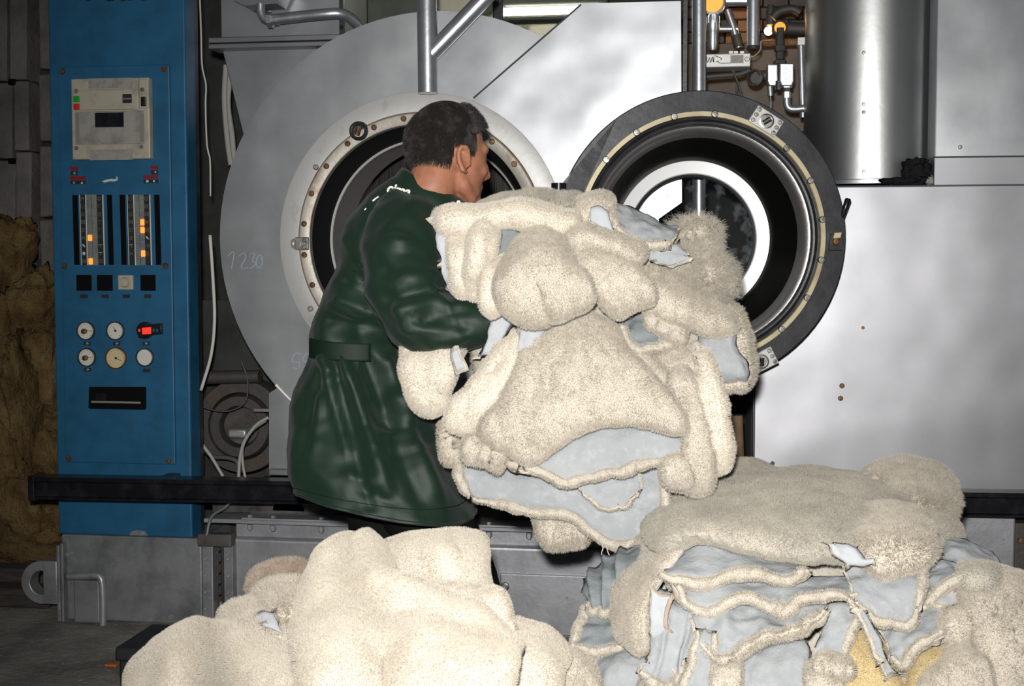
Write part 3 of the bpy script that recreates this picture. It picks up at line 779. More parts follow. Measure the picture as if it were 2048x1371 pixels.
# ------------------------------------------------------------------ valves and pipes at the top right, between cover sheet and flue
def pl(name, label, parts, cat, base):
    t = thing(name, base, label, cat)
    for nm, bb, m in parts: bb.build(nm, m, t, bevel=0)
    return t
def hexnut(p, ax, r, L): return B().lathe(p, ax, [(1e-5, 0), (r, 0), (r, L), (1e-5, L)], 6)
YV = 4.55; k = mpp(1500, 100, YV)
# hanging pipe
pl('hanging_pipe', 'short wide grey pipe hanging down above the label box', [('pipe_wall', B().tube([at(1507, -60, 4.45), at(1506, 98, 4.45)], 12.5*k, 20), 'galv_pipe'),
   ('pipe_end', B().lathe(at(1506, 98, 4.45), (0, 0, -1), [(12.8*k, -.01), (13.2*k, 0), (12*k, .003), (1e-5, .003)], 20), 'black_iron'),
   ('tee_arm', B().tube([at(1452, 2, 4.47), at(1500, 2, 4.47)], 10*k, 16), 'galv_pipe')], 'pipe', at(1506, 100, 4.45))
# filter bowl with sight window
fb = thing('filter_bowl', at(1426, 92, 4.5), 'grey filter bowl hanging under a round glowing sight window', 'filter')
b = B(); b.lathe(at(1426, 30, 4.5), (0, 0, -1), [(1e-5, 0), (12*k, 0), (13*k, .012), (13*k, .05), (11*k, .055), (11*k, .10), (8*k, .118), (1e-5, .122)], 24); b.build('bowl', 'galv_pipe', fb)
b = B(); b.lathe(at(1425, 4, 4.46), (0, -1, 0), [(25*k, -.03), (25*k, .01), (22*k, .012), (20*k, .004)], 32); b.build('window_rim', 'galv_pipe', fb)
b = B(); b.lathe(at(1425, 4, 4.46), (0, -1, 0), [(20.5*k, .002), (1e-5, .002)], 32); b.build('window_pane', 'amber_glow', fb)
for i in range(6):
    b = B(); a = math.pi*2*i/6 + .3; c = at(1426, 40, 4.5); b.box(c.x + math.sin(a)*12.5*k - .002, c.x + math.sin(a)*12.5*k + .002, c.y - math.cos(a)*12.5*k - .002, c.y - math.cos(a)*12.5*k + .002, c.z - .012, c.z + .012); b.build('grip_rib', 'galv_pipe', fb)
# slanting pipe with a tee
sp = thing('slanting_pipe', at(1475, 96, 4.6), 'slanting dark pipe with a tee fitting behind the hanging pipe', 'pipe')
b = B(); b.tube([at(1455, 20, 4.6), at(1466, 52, 4.6), at(1478, 96, 4.6)], 8*k, 14); b.build('pipe_wall', 'galv_pipe', sp)
b = B(); b.tube([at(1438, 58, 4.6), at(1476, 58, 4.6)], 7*k, 14); b.build('tee_arm', 'galv_pipe', sp)
b = B(); b.tube([at(1472, 70, 4.59), at(1478, 92, 4.59)], 11*k, 14); b.build('union_nut', 'cast_iron', sp)
b = B(); b.tube([at(1440, 24, 4.58), at(1456, 4, 4.58)], 7*k, 14); b.build('branch', 'cast_iron', sp)
# label box
lb = thing('label_box', at(1460, 135, 4.42), 'small white control box with hand-inked scrawl beside the slim post', 'control box')
b = B(); b.pbox(1405, 107, 1501, 134, 4.42, .10); b.build('box_body', 'white_metal', lb, bevel=.003)
b = B(); b.pbox(1461, 110, 1487, 126, 4.417, .004); b.build('grey_field', 'grey_plastic', lb, smooth=False)
b = B()
for s in ([(1413, 112), (1415, 126), (1419, 114), (1421, 126), (1425, 113), (1427, 126), (1428, 113)], [(1429, 111), (1443, 117), (1441, 120)], [(1432, 124), (1436, 123)], [(1436, 121), (1440, 126), (1462, 126)]):
    b.tube(wpath(s, 4.4185, 4*len(s)), .0012, 5)
b.build('inked_scrawl', 'ink_black', lb)
b = B(); b.lathe(at(1494, 118, 4.418), (0, -1, 0), [(5*k, 0), (4*k, .003), (1e-5, .003)], 14); b.build('box_screw', 'screw_steel', lb)
for x in (1458, 1468, 1480):
    b = B(); b.pbox(x, 102, x + 8, 107, 4.43, .02); b.build('terminal', 'white_metal', lb, smooth=False)
cable('black wire hanging from the label box', [(1464, 138), (1470, 152), (1478, 172), (1484, 196), (1486, 215)], 4.44, .0035, 'cable_dark')
cable('thin wire drooping behind the label box', [(1466, 136), (1474, 158), (1472, 180), (1474, 205)], 4.5, .002, 'cable_dark')
cable('dark hose sagging under the label box', [(1412, 154), (1430, 152), (1455, 150), (1480, 148), (1500, 140)], 4.46, .008, 'cable_dark')
cable('thin wire curving beside the hanging pipe', [(1522, 82), (1520, 100), (1508, 112), (1500, 112)], 4.46, .0022, 'cable_grey')
# brown elbow
el = thing('pipe_elbow', at(1515, 160, 4.62), 'stubby brown iron elbow beside the valve block', 'pipe fitting')
b = B(); b.tube(wpath([(1545, 150), (1528, 151), (1514, 153), (1508, 158, 4.52)], 4.6, 16), 12*k, 16); b.build('elbow_body', 'cast_iron', el)
b = B(); b.lathe(at(1512, 156, 4.50), (-.4, -1, 0), [(14*k, 0), (17*k, .006), (17*k, .016), (12*k, .02), (11*k, .004)], 24); b.build('collar', 'cast_iron', el)
# valve block
vb = thing('valve_block', at(1562, 172, 4.5), 'twin-bodied grey valve block with threaded outlets below', 'valve')
for i, (x0, x1, y0, y1) in enumerate([(1534, 1556, 128, 172), (1559, 1588, 126, 172)]):
    b = B(); b.pprism([(x0, y0), (x1, y0), (x1, y1 - 10), (x1 - 4, y1), (x0 + 4, y1), (x0, y1 - 10)], 4.46, .07); b.build('valve_body', 'galv_pipe', vb, bevel=.004)
b = B(); b.lathe(at(1560, 122, 4.5), (0, 0, 1), [(13*k, -.01), (13*k, 0), (8*k, .006), (8*k, .03), (12*k, .032), (12*k, .05), (8*k, .052), (7*k, .11), (1e-5, .11)], 8); b.build('valve_stem', 'cast_iron', vb)
b = B(); b.tube([at(1540, 172, 4.48), at(1541, 192, 4.48)], 5.5*k, 12); b.build('outlet', 'galv_pipe', vb)
b = B(); b.tube([at(1556, 162, 4.45), at(1556, 180, 4.45)], 5*k, 12); b.build('outlet', 'chrome', vb)
b = B(); b.tube([at(1573, 168, 4.48), at(1573, 188, 4.48)], 7*k, 14); b.build('outlet', 'chrome', vb)
hexnut(at(1573, 176, 4.48), (0, 0, 1), 11*k, .012).build('union_nut', 'galv_pipe', vb, ang=20)
hexnut(at(1573, 196, 4.48), (0, 0, 1), 8.5*k, .02).build('union_nut', 'galv_pipe', vb, ang=20)
b = B(); b.tube(wpath([(1573, 192), (1574, 208), (1578, 216), (1590, 218), (1612, 216)], 4.48, 24), 7.5*k, 14); b.build('outlet_elbow', 'galv_pipe', vb)
cable('thin grey wire dropping from the valve outlet', [(1541, 192), (1542, 210), (1539, 232)], 4.48, .0022, 'cable_grey')
# gauge-like round fitting and warm bulb
gf = thing('round_fitting', at(1562, 70, 4.62), 'round iron fitting with warm lamp light put into its glass as glow', 'pipe fitting')
b = B(); b.lathe(at(1560, 55, 4.6), (0, -1, 0), [(16*k, -.05), (16*k, .0), (12*k, .004), (11*k, -.004)], 28); b.build('fitting_rim', 'cast_iron', gf)
b = B(); b.lathe(at(1560, 55, 4.6), (0, -1, 0), [(11.5*k, -.002), (1e-5, .004)], 28); b.build('fitting_glass', 'amber_glow', gf)
b = B(); b.tube([at(1572, 56, 4.64), at(1612, 58, 4.64)], 13*k, 14); b.build('fitting_arm', 'cast_iron', gf)
b = B(); b.tube([at(1560, 68, 4.62), at(1560, 96, 4.62)], 9*k, 12); b.build('fitting_neck', 'cast_iron', gf)
b = B(); b.tube(wpath([(1545, 36), (1560, 22), (1585, 18), (1600, 26)], 4.66, 16), 9*k, 12); b.build('fitting_branch', 'cast_iron', gf)
bl = thing('warm_bulb', at(1537, 68, 4.72), 'small glowing incandescent bulb among the pipes', 'lamp')
b = B(); b.ball(at(1537, 62, 4.72), 9*k, 16, 12); b.build('bulb', 'bulb_glow', bl)
b = B(); b.lathe(at(1541, 50, 4.72), (0, 0, 1), [(1e-5, -.01), (9*k, 0), (9*k, .05), (6*k, .07), (1e-5, .07)], 14); b.build('socket', 'cast_iron', bl)
pl_ = bpy.data.lights.new('warm_bulb_light', 'POINT'); pl_.energy = .5; pl_.color = (1, .5, .16); pl_.shadow_soft_size = .03
po = bpy.data.objects.new('warm_bulb_light', pl_); po.location = at(1520, 50, 4.9); COL.objects.link(po); po.parent = bl; po.location = po.location - bl.location
# upright pipe against the flue, with collar
up_ = thing('flue_side_pipe', at(1602, 230, 4.5), 'narrow upright pipe with square collar tight against the flue', 'pipe')
b = B(); b.tube([at(1602, 92, 4.5), at(1606, 235, 4.5)], 7*k, 14); b.build('pipe_wall', 'galv_pipe', up_)
b = B(); b.pbox(1595, 74, 1612, 90, 4.48, .04); b.build('collar', 'white_metal', up_, bevel=.002)
b = B(); b.tube([at(1522, 87, 4.7), at(1600, 84, 4.7)], 7*k, 12); tag(b.build('rusty_crossbar', 'rust'), 'rusty crossbar behind the round fitting', 'bar')
b = B(); b.pbox(1366, -20, 1374, 260, 4.16, .05); o = b.build('edge_angle', 'black_iron', smooth=False); tag(o, 'dark angle iron along the edge of the cover sheet', 'angle iron')
for y in (82, 124, 144):
    b = B(); b.lathe(at(1375, y, 4.15), (0, -1, 0), [(5*k, 0), (5*k, .006), (3*k, .010), (1e-5, .010)], 8); b.build('angle_bolt', 'galv_pipe', o) if False else None
# ------------------------------------------------------------------ blue control cabinet
YCB = 4.10
cab = thing('control_cabinet', (at(245, 1070, YCB).x, YCB, at(245, 1071, YCB).z), 'tall blue painted control cabinet with gauges, lamp columns and recorder', 'control cabinet')
x0, x1 = at(108, 620, YCB).x, at(378, 620, YCB).x
z0, z1 = at(245, 1071, YCB).z, at(245, -90, YCB).z
b = B(); b.box(x0, x1, YCB, YCB + .085, z0, z1); b.build('cabinet_body', 'blue_paint', cab, smooth=False, bevel=.006, seg=3)
b = B(); b.box(x0 + .02, x1 - .012, YCB + .087, YCB + .14, z0, z1); b.build('cabinet_back', 'black_iron', cab, smooth=False)
YD = YCB - .014
b = B()
px = at(123, 520, YD).x; qx = at(344, 520, YD).x
b.box(px, qx, YD, YCB - .0005, at(235, 926, YD).z, at(235, 131, YD).z)
dp_ = b.build('door_panel', 'blue_paint', cab, smooth=False, bevel=.003)
k = mpp(235, 520, YD)
YS = YD - .0005
for x, y in [(125, 143), (328, 138), (129, 532), (331, 531), (138, 916), (337, 921)]:
    screw(dp_, at(x, y, YS), 6*k, 'screw_rust')
def plate(parent, name, x0, y0, x1, y1, m, Y=None, d=.004, bev=0):
    Y = YS - d if Y is None else Y
    b = B(); b.pbox(x0, y0, x1, y1, Y, d); return b.build(name, m, parent, smooth=False, bevel=bev)
# recorder
rec = plate(cab, 'recorder', 143, 156, 299, 318, 'beige_plastic', YD - .03, .03, .004)
YR = YD - .0305
for (xa, ya, xc, yc) in [(177, 156, 265, 178), (179, 300, 265, 320)]:
    plate(rec, 'grip_recess', xa, ya, xc, yc, 'grey_plastic', YR - .001, .004)
for (xa, ya, xc, yc) in [(177, 176, 265, 178), (179, 298, 265, 300), (265, 156, 277, 220)]:
    plate(rec, 'moulded_edge', xa, ya, xc, yc, 'beige_plastic', YR - .006, .008, .001)
plate(rec, 'upper_lid', 146, 180, 276, 219, 'beige_plastic', YR - .008, .01, .002)
plate(rec, 'side_latch', 278, 158, 297, 216, 'beige_plastic', YR - .006, .008, .002)
lens = plate(rec, 'chart_window', 150, 222, 288, 288, 'grey_plastic', YR - .004, .006, .002)
plate(rec, 'side_slot', 151, 226, 158, 286, 'ink_grey', YR - .0055, .003); plate(rec, 'side_slot', 279, 226, 287, 284, 'ink_grey', YR - .0055, .003)
plate(rec, 'dark_display', 190, 225, 247, 254, 'black_gloss', YR - .0058, .003)
plate(rec, 'green_button', 146, 192, 158, 204, 'green_button', YR - .012, .006, .001); plate(rec, 'red_button', 146.5, 207, 158.5, 219, 'red_button', YR - .012, .006, .001)
bd = plate(rec, 'badge', 245, 188, 263, 206, 'ink_black', YR - .010, .003)
plate(rec, 'badge_line', 246, 196, 262, 198.5, 'ink_grey', YR - .0105, .001)
plate(rec, 'toggle', 281, 193, 291, 212, 'black_plastic', YR - .014, .009, .002)
for x, y in [(152.5, 182), (285, 179), (153, 296), (283, 293)]: screw(rec, at(x, y, YR - .0085), 4*k, 'screw_steel')
# warning lamps and captions
for (xa, ya, xc, yc, m) in [(140, 333.5, 155, 341, 'red_tag'), (141.5, 342, 155, 350, 'ink_black'), (140, 352, 170, 360, 'red_tag'), (141, 361, 170.5, 368, 'ink_black'),
                            (301, 331, 316, 338.5, 'red_tag'), (302, 340, 316, 348, 'ink_black'), (286, 350, 316, 357, 'red_tag'), (287, 358.5, 316, 366, 'ink_black')]:
    plate(dp_, 'caption_tag', xa, ya, xc, yc, m, d=.002)
b = B()
for s in ([(146, 344), (152, 348)], [(148, 362), (151, 367)]): pass
b.pprism([(161, 367), (164, 362.5), (166.5, 367)], YS - .0028, .001); b.lathe(at(148, 365, YS - .0028), AX, [(2.2*k, 0), (1.4*k, 0)], 12)
b.pprism([(292, 360), (297, 360), (297, 364.5), (292, 364.5)], YS - .0028, .001); b.lathe(at(308, 362, YS - .0028), AX, [(2.2*k, 0), (1e-5, 0)], 12); b.lathe(at(311, 344, YS - .0028), AX, [(1.8*k, 0), (1e-5, 0)], 12); b.lathe(at(149, 346, YS - .0028), AX, [(2.4*k, 0), (1.4*k, 0)], 12)
b.build('caption_symbols', 'ink_white', dp_)
b = B(); b.pprism([(203, 363), (212, 359), (222, 357.5), (231, 358), (233.5, 356), (232, 353), (234.5, 353), (236, 357), (234, 361), (228, 362.5), (220, 362), (210, 365)], YS - .001, .001); b.build('torn_sticker', 'ink_white', dp_)
# lamp columns
LY0, LY1 = 389, 530
def sk(x, y): return x + (y - 389)*.028
plate(dp_, 'window_sill', 146, 529.5, 322, 532, 'blue_dark', d=.003); plate(dp_, 'window_head', 144, 387, 320, 389, 'blue_dark', d=.003)
def colstrip(name, xa, xc, m, d):
    b = B(); b.pprism([(xa, LY0), (xc, LY0), (sk(xc, LY1), LY1), (sk(xa, LY1), LY1)], YS - d, d); return b.build(name, m, dp_, smooth=False)
for xa, xc in [(144.5, 155), (213.5, 223.5), (239, 249.5), (308, 318.5)]: colstrip('dark_slot', xa, xc, 'black_void', .0015)
for xa, xc in [(160, 169.5), (193, 203.5), (255, 265), (287.5, 297)]: colstrip('symbol_strip', xa, xc, 'ink_black', .003)
for xa, xc in [(170, 172), (204, 206), (266, 268), (298, 300), (158.5, 159.6), (253.5, 254.6)]: colstrip('strip_edge', xa, xc, 'ink_white', .0036)
for xa, xc in [(172.2, 182), (183, 192.6), (268.2, 277), (278, 287)]: colstrip('lamp_strip', xa, xc, 'lamp_strip', .005)
pitch = 15.66
for i in range(1, 9):
    y = LY0 + i*pitch
    for xa, xc in [(172, 193), (268, 287.4)]: plate(dp_, 'strip_divider', sk(xa, y), y - .5, sk(xc, y), y + .6, 'ink_grey', d=.0055)
for x, i in [(177, 5), (177, 8), (282.5, 3), (282.5, 4), (282.5, 7)]:
    y = LY0 + i*pitch
    b = B(); b.pbox(sk(x, y) - 4, y + 2, sk(x, y) + 4.2, y + pitch - 1.5, YS - .009, .005); b.build('lit_lamp', 'orange_glow', dp_, bevel=.002)
def symbol(cx, cy, kind, s=3.6):
    b = B(); Y = YS - .0036; r = .00055
    P = lambda pts: b.tube([at(cx + s*x, cy + s*y, Y) for x, y in pts], r, 4)
    if kind == 0: P([(math.cos(a*.524), math.sin(a*.524)) for a in range(13)]); P([(0, -1), (0, 1)])
    elif kind == 1: P([(-1, -.9), (1, -.9), (1, .9), (-1, .9), (-1, -.9)]); P([(-.5, .9), (-.5, 0), (.6, 0)])
    elif kind == 2: P([(-1, -1), (1, -1), (0, 1), (-1, -1)])
    elif kind == 3: P([(-1, -1), (1, 1)]); P([(1, -1), (-1, 1)]); P([(-1, 0), (1, 0)])
    elif kind == 4: P([(-1, -.6), (1, -.6), (0, -.6), (0, 1)]); P([(-1, -.6), (-.8, -.1)])
    elif kind == 5: b.lathe(at(cx, cy, Y), (0, -1, 0), [(s*k*.9, 0), (1e-5, .001)], 12)
    elif kind == 6:
        for q in (-.8, -.2, .4, 1): P([(-1, q), (1, q)])
    elif kind == 7: b.pprism([(cx - s, cy - s), (cx + .2*s, cy - .5*s), (cx + s, cy + s), (cx - .3*s, cy + .4*s)], Y, .001)
    elif kind == 8: P([(-.8, -1), (-.8, 1)]); P([(-.1, -1), (-.1, 1)]); P([(.4, -1), (1, -1), (1, 1), (.4, 1), (.4, -1)])
    elif kind == 9: P([(math.cos(a*.524), math.sin(a*.524)) for a in range(13)]); P([(-1.4, -1.2), (1.4, 1.2)]); P([(1.4, -1.2), (-1.4, 1.2)])
    return b
for cxs, kinds, m in [(164.5, [3, 1, 6, 9, 6, 3, 7, 5, 8], 'ink_grey'), (198, [0, 2, 6, 2, 2, 2, 4, 4, 0], 'ink_grey'), (260, [1, 1, 6, 8, 1, 6, 4, 3], 'ink_grey'), (292, [0, 9, 9, 3, 9, 7, 8, 6], 'ink_grey')]:
    for i, kd in enumerate(kinds):
        y = LY0 + (i + .5)*pitch
        symbol(sk(cxs, y), y, kd).build('strip_symbol', 'ink_white' if kd in (5, 7, 4) else m, dp_)
# four square openings, timer dial and captions
for xa, xc in [(153, 183), (194, 225), (281, 311)]:
    plate(dp_, 'square_opening', xa, 549, xc, 581, 'black_void', d=.0012)
    plate(dp_, 'opening_bezel', xa - 1, 548, xc + 1, 549.4, 'blue_dark', d=.003)
tm = plate(dp_, 'timer', 236, 550, 265, 579, 'beige_plastic', d=.012, bev=.002)
b = B(); b.lathe(at(250, 564.5, YS - .012), (0, -1, 0), [(12*k, 0), (12*k, .003), (10.5*k, .003), (10*k, .001), (8*k, .009), (1e-5, .010)], 28); b.build('timer_dial', 'beige_plastic', tm)
b = B(); b.tube([at(249, 556, YS - .018), at(250, 561, YS - .021)], .001, 5); b.build('dial_mark', 'ink_black', tm)
for xa, xc in [(160.5, 175), (203, 217), (245, 259.5), (288, 302)]: plate(dp_, 'caption_tag', xa, 588.5, xc, 595.5, 'ink_black', d=.002)
# gauges
def gauge(cx, cy, R, face, rim, needle, knob=None):
    c = at(cx, cy, YS)
    b = B(); b.lathe(c, (0, -1, 0), [(R*k, 0), (R*k, .010), ((R-2.2)*k, .011), ((R-2.5)*k, .006)], 40); g = b.build('gauge', rim, dp_)
    b = B(); b.lathe(c, (0, -1, 0), [((R-2.3)*k, .005), (1e-5, .005)], 40); b.build('dial_face', face, g)
    if needle is not None:
        b = B()
        for i in range(12):
            a = math.radians(-45 + i*270/11); q0, q1 = (R-6.5)*k, (R-4.5)*k
            u = Vector((math.cos(a), 0, math.sin(a))); b.tube([c + u*q0 + Vector((0, -.0056, 0)), c + u*q1 + Vector((0, -.0056, 0))], .0006, 4)
        b.build('dial_ticks', 'ink_black', g)
        b = B(); b.tube([c + Vector((0, -.0065, 0)), at(cx + needle[0], cy + needle[1], YS - .0065)], [.0011, .0005], 5)
        b.lathe(c, (0, -1, 0), [(2.6*k, .005), (1.8*k, .008), (1e-5, .008)], 10); b.build('needle', 'ink_black', g)
    if knob:
        b = B(); b.lathe(at(cx - 2, cy + 1, YS), (0, -1, 0), [(5.5*k, .005), (5.2*k, .016), (1e-5, .018)], 16); b.build('reset_knob', 'brass', g)
    return g
gauge(173, 661, 19, 'dial_white', 'black_iron', (12, 1), True); gauge(232, 661, 19, 'dial_white', 'black_iron', (-6, -9))
gauge(175, 714, 19, 'dial_white', 'black_iron', (11, 0), True); gauge(233, 715.5, 22, 'dial_cream', 'brass', (11, 6)); gauge(291, 714, 18.5, 'dial_white', 'black_iron', None)
# digital thermometer stuck in the sixth hole
c = at(292, 660, YS)
b = B(); b.lathe(c, (0, -1, 0), [(17*k, 0), (17*k, .012), (14*k, .014), (1e-5, .014)], 32); dgm = b.build('digital_meter', 'black_plastic', dp_)
b = B(); b.pprism([(275, 655), (302, 648), (322, 646), (323.5, 667), (300, 671), (276, 676)], YS - .026, .014); b.build('meter_case', 'black_plastic', dgm, bevel=.002)
b = B(); b.pprism([(284, 655.5), (302, 654), (302, 667), (284.5, 668)], YS - .0268, .001); b.build('red_digits', 'red_glow', dgm)
b = B(); b.pprism([(276.5, 658), (279.5, 657.5), (280, 662.5), (277, 663)], YS - .0268, .001); b.build('red_digits', 'red_glow', dgm)
b = B(); b.pbox(305, 657, 309, 663, YS - .0268, .001); b.pbox(312, 657, 316, 663, YS - .0268, .001); b.build('blue_mark', 'blue_paint', dgm, smooth=False)
for xa, xc, ya in [(167, 181, 683), (226, 240, 683), (285, 299, 683), (168, 182, 735), (286, 300, 737)]: 
    t_ = plate(dp_, 'caption_tag', xa, ya, xc, ya + 7, 'ink_black', d=.002)
    b = B(); b.lathe(at((xa+xc)/2, ya + 3.5, YS - .0024), (0, -1, 0), [(2*k, 0), (1.1*k, .0004)], 10); b.tube([at(xa + 9, ya + 2, YS - .0024), at(xa + 11, ya + 5, YS - .0024)], .0005, 4)
    if ya != 737: b.build('caption_symbol', 'ink_white', t_)
# handle recess
b = B(); b.pprism([(178, 773), (290, 773), (292, 775), (292, 816), (290, 819), (180, 817), (177, 815)], YS - .002, .002); hr = b.build('handle_recess', 'black_void', dp_)
plate(hr, 'handle_bar', 182, 802, 281, 806, 'ink_grey', YS - .004, .002, .001); plate(hr, 'recess_glint', 192, 785, 212, 801, 'black_gloss', YS - .0026, .001)
# cut-off maker's lettering at the very top: only the feet of the letters are in view
def letters(s, xs, ytop, ybot):
    for ch_, x in zip(s, xs):
        c = at(x, (ytop + ybot)/2, YCB - .001)
        text_mesh('letter', ch_, 'ink_black', cab, c, (ybot - ytop)*k*1.35, ext=.0008, bold=.002)
letters('FIMA', [184, 216, 240, 266], -50, 5)
b = B(); b.pprism([(258, 1070), (262, 1063), (275, 1059), (290, 1062), (297, 1070.5)], YCB - .0012, .001); b.build('worn_paint_patch', 'base_grey', cab)
# ------------------------------------------------------------------ sheepskins: a draped sheet with a fleece side and a hide side
rngs = np.random.default_rng(11)
def fbm(p, s, o=3):
    return noise.fractal(Vector(p)*s, .55, 2.0, o)

def wool(name, parent, P, Nn, length, m, seed=0, rad=.00023, tip=.3, lean=.34, clump=.035, seg=3):
    """short fibres standing on the points P with directions Nn, as one Curves object"""
    n = len(P)
    if n == 0: return None
    r = np.random.default_rng(seed)
    # clumps: fibres near each other share a lean
    cell = .006
    key = np.floor(P/cell).astype(int)
    h = (key[:, 0]*73856093 ^ key[:, 1]*19349663 ^ key[:, 2]*83492791) & 0xffff
    tbl = r.normal(size=(65536, 3))
    L = length*(.8 + .3*r.random(n))[:, None]
    d = Nn + tbl[h]*clump*.5 + r.normal(size=(n, 3))*lean*.4 + np.array([0, 0, -.25])*lean
    d /= np.linalg.norm(d, axis=1)[:, None]
    d2 = d + tbl[(h*7+13) & 0xffff]*clump*.7 + r.normal(size=(n, 3))*lean*.45 + np.array([0, 0, -.3])*lean
    d2 /= np.linalg.norm(d2, axis=1)[:, None]
    pts = np.stack([P - Nn*.002, P + d*L*.55, P + d*L*.55 + d2*L*.5], 1)
    off = np.array(root_origin(parent))
    pts = (pts - off).astype(np.float32)
    cu = bpy.data.hair_curves.new(name)
    cu.add_curves([3]*n)
    cu.attributes['position'].data.foreach_set('vector', pts.ravel()) if 'position' in cu.attributes else cu.position_data.foreach_set('vector', pts.ravel())
    ra = cu.attributes.get('radius') or cu.attributes.new('radius', 'FLOAT', 'POINT')
    ra.data.foreach_set('value', np.tile(np.array([rad, rad*.9, rad*tip], np.float32), n))
    cu.materials.append(MAT[m])
    o = bpy.data.objects.new(name, cu); COL.objects.link(o); o.parent = parent
    o['kind'] = 'stuff'
    return o

def sample_faces(V, F, dens, seed):
    """random points + normals on quads F of vertices V"""
    V = np.asarray(V); F = np.asarray(F)
    a, b_, c, d = V[F[:, 0]], V[F[:, 1]], V[F[:, 2]], V[F[:, 3]]
    nn = np.cross(c - a, d - b_); ar = np.linalg.norm(nn, axis=1)*.5
    nn = nn/np.maximum(np.linalg.norm(nn, axis=1), 1e-12)[:, None]
    tot = ar.sum(); n = int(tot*dens)
    r = np.random.default_rng(seed)
    i = r.choice(len(F), n, p=ar/tot)
    u, v = r.random(n)[:, None], r.random(n)[:, None]
    P = (a[i]*(1-u) + b_[i]*u)*(1-v) + (d[i]*(1-u) + c[i]*u)*v
    return P, nn[i]

